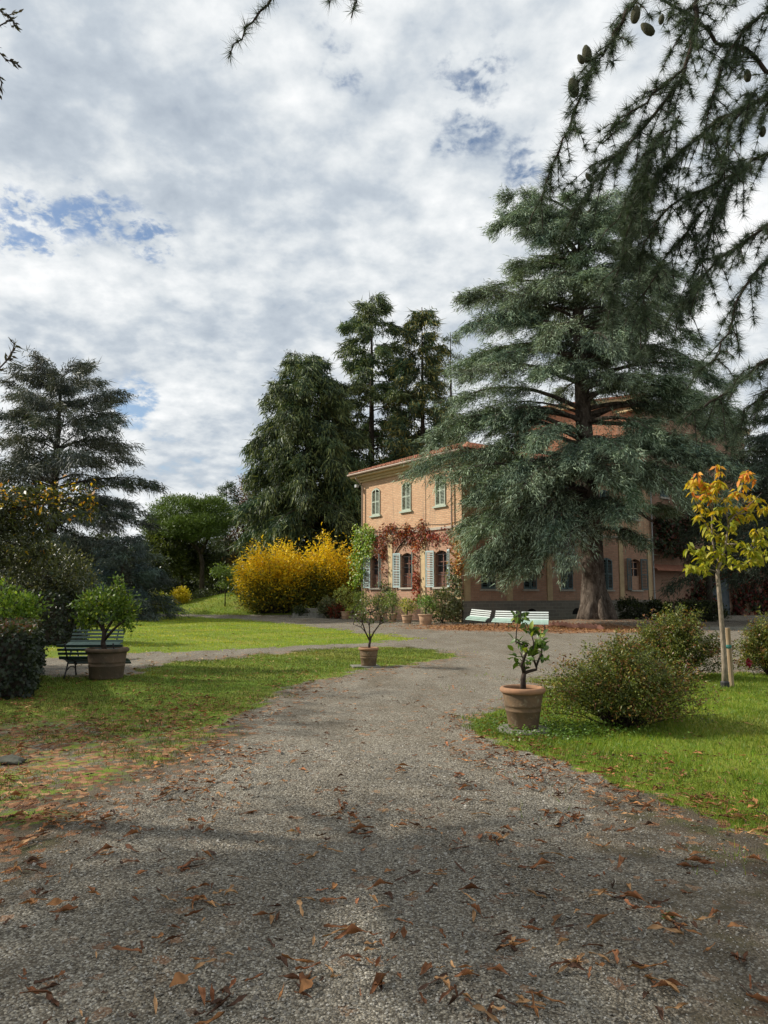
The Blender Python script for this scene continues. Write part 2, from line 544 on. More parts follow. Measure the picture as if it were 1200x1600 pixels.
def masks(x, y):
    d = np.hypot(x, y)
    wd = np.clip(0.03 * d, 0.22, 0.9)
    wo_ = (wob(x, y) * 0.6 + 0.45 * np.sin(x * 7.3 + 2 * np.sin(y * 3.1)) * np.sin(y * 6.1 + x) + 0.25 * np.sin(x * 13 + y * 9)) * wd
    sb = sm(sdist(x, y, P_BACK) + wo_, -wd * 0.7, wd)
    sl = sm(sdist(x, y, P_LEFT) + wo_, -wd, wd * 1.3)
    sr = sm(sdist(x, y, P_RIGHT) + wo_, -wd * 0.9, wd * 0.9)
    mound = sm(gz(x, y), 0.10, 0.28) * (y > 50) * (x < 2)
    bed = np.exp(-(((x - 12.0) / 4.6) ** 2 + ((y - 42.5) / 3.4) ** 2) * 1.2)
    strip = sm(1.5 - np.abs((y - 46.6) - 0.727 * (x - 9.5)), 0, 1.2) * sm(x, 8, 9.5) * sm(20 - x, 0, 3)
    far = sm(y, 67, 76) * 0.75 + sm(-x, 24, 30) * sm(y, 40, 60) * 0.5
    # left lawn thins out to bare, leaf-strewn earth on its near side
    near_left = sm(11.6 - y + 0.9 * wob(x * 1.3, y * 1.3), 0, 3.4) * (x < 2)
    sl2 = sl * (1 - 0.50 * near_left)
    grass = np.maximum.reduce([sb, sl2, sr, mound, strip * 0.75, far * 0.8])
    edge = np.maximum.reduce([1 - np.abs(sdist(x, y, P_LEFT) / 0.9), 1 - np.abs(sdist(x, y, P_RIGHT) / 0.7)])
    soil = np.clip(edge, 0, 1) * 0.55 + near_left * sl * 0.6 + sm(x - 0.10 * y + 0.5 * wob(x * 1.6, y * 1.4), 0.2, 1.4) * sm(7.5 - y, 0, 2.5) * 0.58 + sm(-x - 0.2 * y, 0, 1.2) * sm(6 - y, 0, 2) * 0.3
    carpet = sm(1.0 - np.hypot((x - 7.4) / 7.2, (y - 36.4 + 0.25 * (x - 7.6)) / 5.2) + 0.16 * wob(x, y), 0.0, 0.35)
    litter = np.maximum.reduce([carpet * 0.78, bed * 0.62, near_left * sl * 0.40, np.clip(edge, 0, 1) * 0.14 * (y < 22)])
    return grass, np.clip(soil, 0, 1), np.clip(litter, 0, 1), sb, sl, sr, mound, bed, carpet


def axis(parts):
    out = []
    for a, b, s in parts:
        out += list(np.arange(a, b, s))
    out.append(parts[-1][1])
    return np.array(out)


XS = axis([(-600, -120, 40), (-120, -40, 8), (-40, -14, 1.0), (-14, 14, 0.22), (14, 30, 0.6), (30, 110, 6), (110, 600, 50)])
YS = axis([(-60, -6, 6), (-6, 2, 1.0), (2, 20, 0.22), (20, 50, 0.5), (50, 80, 0.8), (80, 140, 5), (140, 900, 50)])
GX, GY = np.meshgrid(XS, YS)
GZ = gz(GX, GY)
mg, ms, ml, m_b, m_l, m_r, m_m, m_bed, m_car = masks(GX, GY)
nx_, ny_ = len(XS), len(YS)
idx = np.arange(nx_ * ny_).reshape(ny_, nx_)
Q = np.stack([idx[:-1, :-1], idx[:-1, 1:], idx[1:, 1:], idx[1:, :-1]], -1)


def cellmean(a):
    return (a[:-1, :-1] + a[:-1, 1:] + a[1:, 1:] + a[1:, :-1]) / 4


cb, cl, cr, cm, cbed, ccar = (cellmean(a) for a in (m_b, m_l, m_r, m_m, m_bed, m_car))
cxm, cym = cellmean(GX), cellmean(GY)
who = np.zeros(cb.shape, int)
who[(cym > 72) | (np.abs(cxm) > 34)] = 5
who[(cm > 0.15)] = 4
who[(cbed > 0.35)] = 6
who[cb > 0.3] = 1
who[cl > 0.3] = 2
who[cr > 0.3] = 3
ALLV = np.stack([GX.ravel(), GY.ravel(), GZ.ravel()], -1)
for k_, nm in enumerate(['gravel_drive', 'lawn', 'lawn', 'lawn', 'grass_mound', 'ground', 'planting_bed']):
    q = Q[who == k_]
    if not len(q):
        continue
    used, inv = np.unique(q.ravel(), return_inverse=True)
    me = np_mesh(nm, ALLV[used], inv.reshape(-1, 4), mat=M_ground, smooth=True)
    for an, arr in (('grass', mg), ('soil', ms), ('litter', ml)):
        a = me.attributes.new(an, 'FLOAT', 'POINT')
        a.data.foreach_set('value', arr.ravel()[used].astype(np.float32))
    tag(obj(nm, me), kind='structure')

# ------------------------------------------------------------------ foliage helpers


def unit(a):
    return a / np.maximum(np.linalg.norm(a, axis=-1, keepdims=True), 1e-9)


def jitter(n):
    return rng.normal(size=(n, 3))


def pick(pal, n, wts=None, var=0.22):
    pal = np.array(pal, dtype=float)
    i = rng.choice(len(pal), n, p=None if wts is None else np.array(wts) / np.sum(wts))
    return pal[i] * (1 + var * rng.uniform(-1, 1, (n, 1)))


def needles(P, D, L, W, C):
    """thin triangles: returns verts, faces, colours"""
    n = len(P)
    D = unit(D)
    S = unit(np.cross(D, jitter(n))) * (np.broadcast_to(W, (n,))[:, None] / 2)
    V = np.stack([P - S, P + S, P + D * np.broadcast_to(L, (n,))[:, None]], 1).reshape(-1, 3)
    return V, np.arange(3 * n).reshape(-1, 3), np.repeat(C, 3, 0)


def blades(P, D, N, L, W, C, fold=0.25, droop=0.0):
    """broad leaves: one folded diamond (quad) each"""
    n = len(P)
    D = unit(D)
    S = unit(np.cross(D, N))
    Nn = np.cross(S, D)
    L = np.broadcast_to(L, (n,))[:, None]
    W = np.broadcast_to(W, (n,))[:, None]
    dr = np.array([0, 0, -1.0]) * L * droop
    V = np.stack([P, P + D * L * 0.48 + S * W / 2 + Nn * W * fold + dr * 0.3, P + D * L + dr, P + D * L * 0.48 - S * W / 2 + Nn * W * fold + dr * 0.3], 1).reshape(-1, 3)
    return V, np.arange(4 * n).reshape(-1, 4), np.repeat(C, 4, 0)


def merge(parts):
    V, F, C = [], [], []
    b = 0
    for v, f, c in parts:
        V.append(v)
        F.append(f + b)
        C.append(c)
        b += len(v)
    return np.concatenate(V), np.concatenate(F), np.concatenate(C)


class Limbs:
    """collects wood (Geo) and needles for one conifer, in coordinates relative to its base"""
    def __init__(self):
        self.wood = Geo()
        self.parts = []

    def limb(self, p0, az, L, e0, droop, r0, spacing=0.42, ns=8, m=6, nl=0.32, nw=0.045, hang=0.25, pal=None, wts=None, spread=0.42, tipcol=None, thick=0.18, t0=0.16, twig=True, flat=1.0, seg=5, curtain=0.0, shoots=0.15):
        k = 9
        t = np.linspace(0, 1, k)
        e = e0 - droop * t ** 1.4
        azs = az + np.cumsum(rng.normal(0, 0.06, k))
        step = L / (k - 1)
        d = np.stack([np.sin(azs) * np.cos(e), np.cos(azs) * np.cos(e), np.sin(e)], -1)
        pts = np.array(p0) + np.concatenate([np.zeros((1, 3)), np.cumsum(d[:-1] * step, 0)])
        self.wood.tube([tuple(p) for p in pts], [max(r0 * (1 - 0.93 * a), 0.012) for a in t], seg, caps=False)
        nb = max(4, int(L / spacing * 2))
        tb = np.sort(rng.uniform(t0, 1.0, nb)) ** 0.9
        ib = np.clip((tb * (k - 1)).astype(int), 0, k - 2)
        fb = tb * (k - 1) - ib
        pb = pts[ib] * (1 - fb[:, None]) + pts[ib + 1] * fb[:, None]
        side = rng.choice([-1, 1], nb)
        azb = azs[ib] + side * rng.uniform(R(18), R(78), nb) * (1 - 0.35 * tb)
        eb = e[ib] * 0.6 + rng.normal(-0.12, 0.22, nb)
        lb = L * spread * (1.05 - 0.75 * tb) * rng.uniform(0.55, 1.15, nb) * np.clip(tb / 0.35, 0.5, 1) + 0.25
        db = np.stack([np.sin(azb) * np.cos(eb), np.cos(azb) * np.cos(eb), np.sin(eb)], -1)
        s = np.linspace(0.12, 1.0, ns)[None, :] + rng.uniform(-0.05, 0.05, (nb, ns))
        sl_ = s * lb[:, None]
        P = pb[:, None, :] + db[:, None, :] * sl_[..., None]
        P[..., 2] -= hang * sl_ ** 1.6 * 0.35
        if twig:
            for i in range(nb):
                self.wood.tube([tuple(pb[i]), tuple(P[i, ns // 2]), tuple(P[i, -1])], [max(0.012, r0 * 0.12), 0.012, 0.006], 3, caps=False)
        Pn = np.repeat(P.reshape(-1, 3), m, 0)
        n = len(Pn)
        Dn = np.repeat(np.repeat(db, ns, 0), m, 0)
        j = jitter(n) * 0.55
        j[:, 2] *= flat
        D = Dn * 0.8 + j
        D[:, 2] -= hang * rng.uniform(0.2, 1.7, n)
        Pn = Pn + jitter(n) * thick * np.array([1, 1, 0.55])
        if curtain:
            strand = curtain * rng.uniform(0.1, 1.0, nb * ns) ** 1.5
            off = np.tile(np.arange(m) / m, nb * ns) * np.repeat(strand, m)
            Pn[:, 2] -= off
            D[:, 2] -= 1.6 * off / max(curtain, 0.1)
        sh = rng.uniform(0, 1, n) < shoots
        D = np.where(sh[:, None], Dn + jitter(n) * 0.28 + np.array([0, 0, -0.25 * hang]), D)
        nl = nl * np.where(sh, 1.75, 1.0)
        clump = np.repeat(np.repeat(rng.uniform(0.6, 1.35, nb), ns), m)[:, None] * rng.uniform(0.75, 1.25) * np.array([rng.uniform(0.88, 1.16), 1.0, rng.uniform(0.8, 1.12)])
        C = pick(pal, n, wts, 0.25) * clump
        if tipcol is not None:
            sf = np.repeat(np.clip(s.ravel(), 0, 1), m)
            tip = (rng.uniform(0, 1, n) < 0.55 * sf ** 2)[:, None]
            C = np.where(tip, np.array(tipcol) * (1 + 0.25 * rng.uniform(-1, 1, (n, 1))), C)
        self.parts.append(needles(Pn, D, nl * rng.uniform(0.6, 1.25, n), nw, C))

    def build(self, root, bark, mat=None):
        self.wood.build('trunk', bark, root, smooth=True)
        V, F, C = merge(self.parts)
        o = obj('crown', np_mesh('crown', V, F, C, mat or M_needle), root)
        o['kind'] = 'stuff'
        return len(F)


TRI = {}


def deodar(label, base, H, r, radius, n_limb=70, h0=0.12, lean=(0, 0), pal=None, tipcol=None, hang=0.5, e_top=0.5, e_low=0.05, droop=0.55, group=None, power=0.9, bark=None, az_bias=None, m=5, ns=7, nl=0.5, nw=0.07, name='cedar_tree', layers=None, gapf=1.0, top_r=0.25, curtain=0.3, spread=0.36):
    root = thing(name, label, 'tree', base, group=group)
    b = Limbs()
    zs = np.linspace(-0.3, H, 12)
    path = [(lean[0] * (z / H) ** 1.3, lean[1] * (z / H) ** 1.3, z) for z in np.maximum(zs, -0.3)]
    path = [(lean[0] * max(z, 0) / H, lean[1] * max(z, 0) / H, z) for z in zs]
    b.wood.tube(path, [max(r * (1 - max(z, 0) / H) ** 0.8, 0.04) * (1.25 if z < 0.5 else 1) for z in zs], 10)
    for i in range(n_limb):
        f = (i + rng.uniform(0, 1)) / n_limb
        if layers:
            f = (round(f * layers) + rng.normal(0, 0.13)) / layers
        f = min(max(f, 0), 0.985)
        z = H * (h0 + (1 - h0) * f)
        az = i * 2.39996 + rng.normal(0, 0.3)
        L = radius * ((1 - f) ** power * (1 - top_r) + top_r * (1 - f)) * rng.uniform(0.72, 1.15) + 0.5
        if az_bias:
            L *= az_bias(az, f)
        e0 = e_low + (e_top - e_low) * f
        p0 = (lean[0] * z / H, lean[1] * z / H, z)
        b.limb(p0, az, L, e0, droop * rng.uniform(0.7, 1.3), max(0.03, r * 0.33 * (1 - f)), spacing=0.7 * gapf, ns=ns, m=m, nl=nl, nw=nw, hang=hang, pal=pal, spread=spread, tipcol=tipcol, thick=0.22, twig=False, curtain=curtain)
    TRI[label[:20]] = b.build(root, bark or M_bark_far)
    return root


def cluster_crown(blobs, n_cl, per, rad, leafL, leafW, pal, wts=None, droop=0.0, up=0.4, shell=0.55, outward=0.7, fold=0.2, seedcol=None, flat=0.8, var=0.25, colorfn=None, clv=0.25):
    """leaf clusters through ellipsoids [(centre, radii, weight)] -> verts, faces, colours, cluster centres"""
    wt = np.array([b[2] if len(b) > 2 else np.prod(b[1]) ** 0.67 for b in blobs], float)
    which = rng.choice(len(blobs), n_cl, p=wt / wt.sum())
    ce = np.array([b[0] for b in blobs], float)[which]
    ra = np.array([b[1] for b in blobs], float)[which]
    dirs = unit(jitter(n_cl))
    rr = rng.uniform(shell, 1.0, (n_cl, 1)) ** 0.6
    cc = ce + dirs * ra * rr * (1 + rng.normal(0, 0.07, (n_cl, 1)))
    P = np.repeat(cc, per, 0) + jitter(n_cl * per) * rad * np.array([1, 1, flat])
    out = np.repeat(unit(dirs / ra), per, 0)
    D = out * outward + jitter(len(P)) * 0.7
    D[:, 2] += up - 0.5 * droop
    N = jitter(len(P)) * 0.6 + np.array([0, 0, 1.0])
    C = pick(pal, len(P), wts, var) * np.repeat(rng.uniform(1 - clv, 1 + clv, n_cl), per)[:, None]
    if colorfn is not None:
        C = colorfn(P, C)
    keep = P[:, 2] > 0.03
    P, D, N, C = P[keep], D[keep], N[keep], C[keep]
    V, F, Cc = blades(P, D, N, leafL * rng.uniform(0.6, 1.2, len(P)), leafW * rng.uniform(0.7, 1.2, len(P)), C, fold, droop)
    return V, F, Cc, cc


def broadleaf(name, label, cat, base, blobs, n_cl, per, rad, leafL, leafW, pal, trunk=None, bark=None, mat=None, n_br=30, br_r=0.02, group=None, crown='crown', wood='trunk', org=(0, 0, 0.0), **kw):
    root = thing(name, label, cat, base, group=group)
    V, F, C, cc = cluster_crown(blobs, n_cl, per, rad, leafL, leafW, pal, **kw)
    o = obj(crown, np_mesh(crown, V, F, C, mat or M_leaf), root)
    o['kind'] = 'stuff'
    g = Geo()
    org = Vector(org)
    if trunk:
        for path, rad_ in trunk:
            g.tube(path, rad_, 8)
        org = Vector(trunk[0][0][-1])
    for i in rng.choice(len(cc), min(n_br, len(cc)), replace=False):
        e = Vector(cc[i])
        s0 = org + Vector((random.uniform(-1, 1), random.uniform(-1, 1), 0)) * br_r * 4
        mid = s0.lerp(e, 0.5) + Vector((random.uniform(-.1, .1), random.uniform(-.1, .1), random.uniform(0.0, .15))) * (e - s0).length
        g.tube([s0, mid, e], [br_r, br_r * 0.65, br_r * 0.25], 4, caps=False)
    g.build(wood, bark or M_bark_far, root, smooth=True)
    TRI[label[:20]] = len(F) * 2
    return root


# ------------------------------------------------------------------ the villa
HX, HY = 4.65, 43.8
H_ROT = math.atan2(0.588, 0.809)
LEN_L, LEN_R, WALL_H = 10.6, 19.0, 9.95
villa = thing('villa', 'two storey orange brick villa with green shutters behind the cedar', 'house', (HX, HY, 0), H_ROT)
CR, SR = math.cos(H_ROT), math.sin(H_ROT)


def to_local(v):
    dx, dy = v[0] - HX, v[1] - HY
    return Vector((dx * CR + dy * SR, -dx * SR + dy * CR, v[2]))


def to_world(v):
    return Vector((HX + v[0] * CR - v[1] * SR, HY + v[0] * SR + v[1] * CR, v[2]))


def fl(s, z, d=0.0):          # left (sunlit) facade, s from its far end
    return Vector((-d, LEN_L - s, z))


def fr(s, z, d=0.0):          # right (shaded) facade, s from the corner
    return Vector((s, -d, z))


ARC_N = 8


def arc(x0, x1, z1, rise):
    xs = [x0 + (x1 - x0) * i / ARC_N for i in range(ARC_N + 1)]
    c = (x0 + x1) / 2
    hw = (x1 - x0) / 2
    return [(x, z1 - rise + rise * (1 - ((x - c) / hw) ** 2)) for x in xs]


def facade(fm, s0, s1, z0, z1, cols, depth=0.28):
    """wall sheet with arched openings; cols = [(x0, x1, [(zb, zt, rise), ...])] -> Geo"""
    g = Geo()

    def quad(a, b, c, d):
        g.add([fm(*a), fm(*b), fm(*c), fm(*d)], [(0, 1, 2, 3)])
    x = s0
    for (a, b, ops) in cols:
        quad((x, z0), (a, z0), (a, z1), (x, z1))
        z = z0
        lower = None
        for (zb, zt, rise) in sorted(ops):
            top = [(a, zb), (b, zb)]
            if lower is None:
                quad((a, z), (b, z), (b, zb), (a, zb))
            else:
                for i in range(ARC_N):
                    p, q = lower[i], lower[i + 1]
                    quad(p, q, (q[0], zb), (p[0], zb))
            lower = arc(a, b, zt, rise)
            # reveals
            for (p, q) in [((a, zb), (b, zb)), ((a, zb), (a, zt - rise)), ((b, zb), (b, zt - rise))] + [(lower[i], lower[i + 1]) for i in range(ARC_N)]:
                g.add([fm(*p), fm(*q), fm(q[0], q[1], -depth), fm(p[0], p[1], -depth)], [(0, 1, 2, 3)])
        if lower:
            for i in range(ARC_N):
                p, q = lower[i], lower[i + 1]
                quad(p, q, (q[0], z1), (p[0], z1))
        x = b
    quad((x, z0), (s1, z0), (s1, z1), (x, z1))
    return g


def obox(g, fm, s0, s1, z0, z1, d0, d1):
    """box given in facade coordinates"""
    vs = [fm(s, z, d) for s in (s0, s1) for d in (d0, d1) for z in (z0, z1)]
    g.add(vs, [(0, 1, 3, 2), (4, 6, 7, 5), (0, 4, 5, 1), (2, 3, 7, 6), (0, 2, 6, 4), (1, 5, 7, 3)])
    return g


def shutter_leaf(w, h, slats=18, arch=0.0, arch_side=1, th=0.045):
    """one louvred leaf standing on z=0, hinge at x=0, extends to x=w, front towards -y"""
    g = Geo()
    st = 0.07

    def ht(x):
        if arch <= 0:
            return h
        tt = x / w if arch_side > 0 else 1 - x / w
        return h - arch * (1 - tt) ** 2
    for x0, x1 in ((0, st), (w - st, w)):
        g.add([(x, y, z) for x in (x0, x1) for y in (0, th) for z in (0, ht(x))], [(0, 1, 3, 2), (4, 6, 7, 5), (0, 4, 5, 1), (2, 3, 7, 6), (0, 2, 6, 4), (1, 5, 7, 3)])
    for z0, z1 in ((0, 0.10), (h * 0.48, h * 0.48 + 0.07)):
        g.box((w / 2, th / 2, (z0 + z1) / 2), (w - 2 * st, th, z1 - z0))
    xs = [st, w / 2, w - st]
    for a, b in zip(xs[:-1], xs[1:]):
        g.add([(x, y, ht(x) - dz) for x in (a, b) for y in (0, th) for dz in (0.10, 0)], [(0, 1, 3, 2), (4, 6, 7, 5), (0, 4, 5, 1), (2, 3, 7, 6), (0, 2, 6, 4), (1, 5, 7, 3)])
    hh = h - arch - 0.1
    dz = (hh - 0.1) / slats
    rot = Matrix.Rotation(R(-38), 3, 'X')
    for i in range(slats):
        z = 0.1 + dz * (i + 0.5)
        if abs(z - h * 0.48 - 0.035) < 0.06:
            continue
        g.box((w / 2, th / 2, z), (w - 2 * st, 0.05, 0.010), rot)
    return g


def place_leaf(me, fm, s, z, d, ang, flip, parent):
    """hang a shutter leaf at facade position s,z: direction along the facade turned outwards by ang"""
    o = obj('shutter', me, parent)
    p = fm(s, z, d)
    ex = (fm(s + 1, z, d) - p).normalized() * (-1 if flip else 1)
    n = (fm(s, z, d + 1) - p).normalized()
    dirx = ex * math.cos(ang) + n * math.sin(ang)
    diry = (Vector((0, 0, 1)).cross(dirx))
    o.matrix_local = Matrix(((dirx.x, diry.x, 0, p.x), (dirx.y, diry.y, 0, p.y), (0, 0, 1, p.z), (0, 0, 0, 1)))
    return o


def window(fm, c, w, zb, zt, rise, mode, sh_mat, parent, angs=(R(14), R(14)), lw=None, grille=True):
    """mode 'open': glass, frame, grille and opened shutters; 'closed': shut louvres; 'boarded': open with a panel in its lower half"""
    win = bpy.data.objects.new('window', None)
    link(win, parent)
    h = zt - zb
    g = Geo()
    obox(g, fm, c - w / 2 - 0.14, c + w / 2 + 0.14, zb - 0.11, zb - 0.003, -0.1, 0.13)
    g.build('sill', M_sill if mode != 'closed' else M_shutter if sh_mat is M_shutter else M_sill, win)
    if mode == 'closed':
        g = Geo()
        obox(g, fm, c - w / 2 - 0.05, c + w / 2 + 0.05, zb - 0.05, zt + 0.05, -0.34, -0.27)
        g.build('pane', M_dark, win)
        key = ('leaf', w, h, sh_mat.name)
        if key not in MATS:
            MATS[key] = (shutter_leaf(w / 2 - 0.01, h - 0.03, 17, rise * 0.95, 1).mesh('shutter', sh_mat), shutter_leaf(w / 2 - 0.01, h - 0.03, 17, rise * 0.95, 1).mesh('shutter', sh_mat))
        place_leaf(MATS[key][0], fm, c - w / 2 + 0.005, zb + 0.01, 0.02, 0.0, False, win)
        place_leaf(MATS[key][1], fm, c + w / 2 - 0.005, zb + 0.01, 0.02, 0.0, True, win)
        return win
    g = Geo()
    obox(g, fm, c - w / 2 - 0.05, c + w / 2 + 0.05, zb - 0.05, zt + 0.05, -0.30, -0.265)
    g.build('pane', M_glass, win)
    g = Geo()
    fw = 0.075
    for s0 in (c - w / 2, c - fw / 2, c + w / 2 - fw):
        obox(g, fm, s0, s0 + fw, zb, zt, -0.262, -0.20)
    for z0 in (zb, zb + h * 0.38, zb + h * 0.68, zt - rise - 0.05):
        obox(g, fm, c - w / 2 + 0.004, c + w / 2 - 0.004, z0, z0 + 0.07, -0.258, -0.205)
    if mode == 'boarded':
        obox(g, fm, c - w / 2 + 0.01, c + w / 2 - 0.01, zb + 0.02, zb + h * 0.45, -0.2, -0.14)
    else:
        obox(g, fm, c - w / 2 + fw, c + w / 2 - fw, zb + 0.05, zb + h * 0.37, -0.25, -0.215)
    g.build('frame', M_frame if mode != 'boarded' else M_brick_low, win)
    if grille and mode == 'open':
        g = Geo()
        nbar = 8
        for i in range(nbar):
            s = c - w / 2 + w * (i + 0.5) / nbar
            zz_ = zt - rise + rise * (1 - ((s - c) / (w / 2)) ** 2)
            g.tube([fm(s, zb, -0.08), fm(s, zz_, -0.08)], 0.009, 5)
        for z in (zb + 0.18, zb + 0.75, zb + 1.3, zt - rise - 0.06):
            obox(g, fm, c - w / 2, c + w / 2, z, z + 0.03, -0.09, -0.075)
        g.build('grille', M_iron, win)
    lw = lw or w / 2 + 0.02
    key = ('oleaf', lw, h, sh_mat.name)
    if key not in MATS:
        MATS[key] = shutter_leaf(lw, h + 0.02, 19, 0, 1).mesh('shutter', sh_mat)
    place_leaf(MATS[key], fm, c - w / 2 - 0.03, zb, 0.05, angs[0], True, win)
    place_leaf(MATS[key], fm, c + w / 2 + 0.03, zb, 0.05, angs[1], False, win)
    return win


LW = [1.74, 5.21, 8.66]
RW = [2.1, 5.77, 9.3, 13.56, 16.9]
W_LOW, W_UP = 1.16, 1.02
BZ, TZ, UBZ, UTZ = 2.1, 4.35, 7.12, 9.05
STR = 5.72


def split_cols(cs, wl, ops):
    return [(c - wl / 2, c + wl / 2, ops) for c in cs]


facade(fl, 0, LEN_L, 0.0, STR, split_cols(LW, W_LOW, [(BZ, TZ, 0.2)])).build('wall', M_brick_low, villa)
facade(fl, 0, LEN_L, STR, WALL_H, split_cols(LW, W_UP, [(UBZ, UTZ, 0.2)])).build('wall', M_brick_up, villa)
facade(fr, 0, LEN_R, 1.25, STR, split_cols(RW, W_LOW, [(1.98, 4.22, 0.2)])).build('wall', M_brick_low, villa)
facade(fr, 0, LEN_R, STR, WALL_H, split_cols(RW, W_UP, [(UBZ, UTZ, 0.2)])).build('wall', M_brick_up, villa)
g = Geo()
obox(g, fr, -0.0, LEN_R, 0, 1.246, -0.2, 0.07)
g.build('plinth', M_plinth, villa)
g = Geo()
g.add([(0, LEN_L, 0), (LEN_R, LEN_L, 0), (LEN_R, LEN_L, WALL_H), (0, LEN_L, WALL_H)], [(0, 1, 2, 3)])
g.add([(LEN_R, 0, 0), (LEN_R, LEN_L, 0), (LEN_R, LEN_L, WALL_H), (LEN_R, 0, WALL_H)], [(0, 1, 2, 3)])
g.build('wall', M_brick_up, villa)
# string courses, pilasters, corner piers
g = Geo()
obox(g, fl, -0.02, LEN_L + 0.10, STR - 0.08, STR + 0.08, -0.05, 0.10)
obox(g, fr, 0.006, LEN_R + 0.02, STR - 0.08, STR + 0.08, -0.05, 0.10)
g.build('string_course', M_sill, villa)
for s in (0.30, 3.48, 6.94, 10.28):
    g = Geo()
    obox(g, fl, s - 0.24, s + 0.24, 0.0, STR - 0.083, -0.05, 0.07)
    obox(g, fl, s - 0.29, s + 0.29, STR - 0.28, STR - 0.083, -0.04, 0.11)
    g.build('pilaster', M_pilaster, villa)
for s in (0.35, 3.9, 7.6, 11.5, 15.2, 18.6):
    g = Geo()
    obox(g, fr, s - 0.24, s + 0.24, 1.25, STR - 0.083, -0.05, 0.06)
    g.build('pilaster', M_pilaster, villa)
for i, c in enumerate(LW):
    window(fl, c, W_LOW, BZ, TZ, 0.2, 'open', M_shutter_blue, villa, angs=(R(10), (R(48), R(42), R(30))[i]), lw=0.66)
    window(fl, c, W_UP, UBZ, UTZ, 0.2, 'closed', M_shutter, villa)
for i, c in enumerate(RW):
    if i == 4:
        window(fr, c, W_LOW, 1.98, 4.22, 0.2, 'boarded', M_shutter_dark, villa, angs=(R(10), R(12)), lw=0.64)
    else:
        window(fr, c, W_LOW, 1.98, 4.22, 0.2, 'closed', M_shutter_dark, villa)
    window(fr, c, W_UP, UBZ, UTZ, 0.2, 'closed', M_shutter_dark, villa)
for s in (5.8, 10.2):
    g = Geo()
    pts = [(s + 0.5 * math.cos(a), 0.34 + 0.42 * math.sin(a)) for a in np.linspace(0, math.pi, 9)]
    g.add([fr(a, b, 0.075) for a, b in pts] + [fr(a, b, 0.0) for a, b in pts], [tuple(range(9))] + [(i, i + 1, i + 10, i + 9) for i in range(8)] + [(8, 0, 9, 17)])
    g.build('cellar_vent', M_dark, villa)
# cornice, eaves, gutter
g = Geo()
for d, z0, z1 in ((0.14, 9.62, 9.78), (0.30, 9.78, 9.95), (0.62, 9.95, 10.10)):
    g.box((LEN_R / 2, LEN_L / 2, (z0 + z1) / 2), (LEN_R + 2 * d, LEN_L + 2 * d, z1 - z0 - 0.004))
g.build('cornice', M_cornice, villa)
g = Geo()
OV = 0.74
ring = [(-OV, -OV), (LEN_R + OV, -OV), (LEN_R + OV, LEN_L + OV), (-OV, LEN_L + OV)]
for i in range(4):
    a, b = ring[i], ring[(i + 1) % 4]
    g.tube([(a[0], a[1], 10.16), (b[0], b[1], 10.16)], 0.085, 8)
g.build('gutter', M_copper, villa)
TP = math.tan(R(19))


def slope_tiles(g, base_pt, along, up, n_len, width_fn):
    """half-round tiles: columns along the eave, courses running up the slope"""
    cw = 0.23
    nc = int(n_len / cw)
    for i in range(nc):
        s = (i + 0.5) * cw
        run = width_fn(s)
        nr = max(1, int(run / 0.36))
        for j in range(nr):
            u0 = j * 0.36 - 0.05 + random.uniform(-0.03, 0.03)
            u1 = min(u0 + 0.44, run)
            if u1 - u0 < 0.12:
                continue
            rr = 0.105
            vs = []
            for (u, lift, r_) in ((u0, 0.065, rr), (u1, 0.035, rr * 0.85)):
                for a in (0, 55, 125, 180):
                    off = math.cos(R(a)) * r_
                    hh = math.sin(R(a)) * r_ + lift
                    p = base_pt + along * (s + off) + up * u
                    vs.append((p.x, p.y, p.z + u * TP + hh))
            g.add(vs, [(0, 1, 5, 4), (1, 2, 6, 5), (2, 3, 7, 6), (0, 3, 2, 1)])


def hip_roof(x0, x1, y0, y1, ze, parent, tiles=True):
    wx, wy = x1 - x0, y1 - y0
    half = min(wx, wy) / 2
    zr = ze + half * TP
    g = Geo()
    if wx >= wy:
        vs = [(x0, y0, ze), (x1, y0, ze), (x1, y1, ze), (x0, y1, ze), (x0 + half, y0 + half, zr), (x1 - half, y0 + half, zr)]
        fs = [(0, 1, 5, 4), (1, 2, 5), (2, 3, 4, 5), (3, 0, 4)]
    else:
        vs = [(x0, y0, ze), (x1, y0, ze), (x1, y1, ze), (x0, y1, ze), (x0 + half, y0 + half, zr), (x0 + half, y1 - half, zr)]
        fs = [(0, 1, 4), (1, 2, 5, 4), (2, 3, 5), (3, 0, 4, 5)]
    g.add(vs, fs + [(3, 2, 1, 0)])
    roof = g.build('roof', M_tile, parent)
    if tiles:
        g = Geo()
        slope_tiles(g, Vector((x0, y0, ze)), Vector((0, 1, 0)), Vector((1, 0, 0)), wy, lambda s: min(s, wy - s, half))
        slope_tiles(g, Vector((x0, y0, ze)), Vector((1, 0, 0)), Vector((0, 1, 0)), wx, lambda s: min(s, wx - s, half))
        o = g.build('roof_tiles', M_tile, roof)
        o['kind'] = 'stuff'
    return roof


hip_roof(-OV, LEN_R + OV, -OV, LEN_L + OV, 10.22, villa)
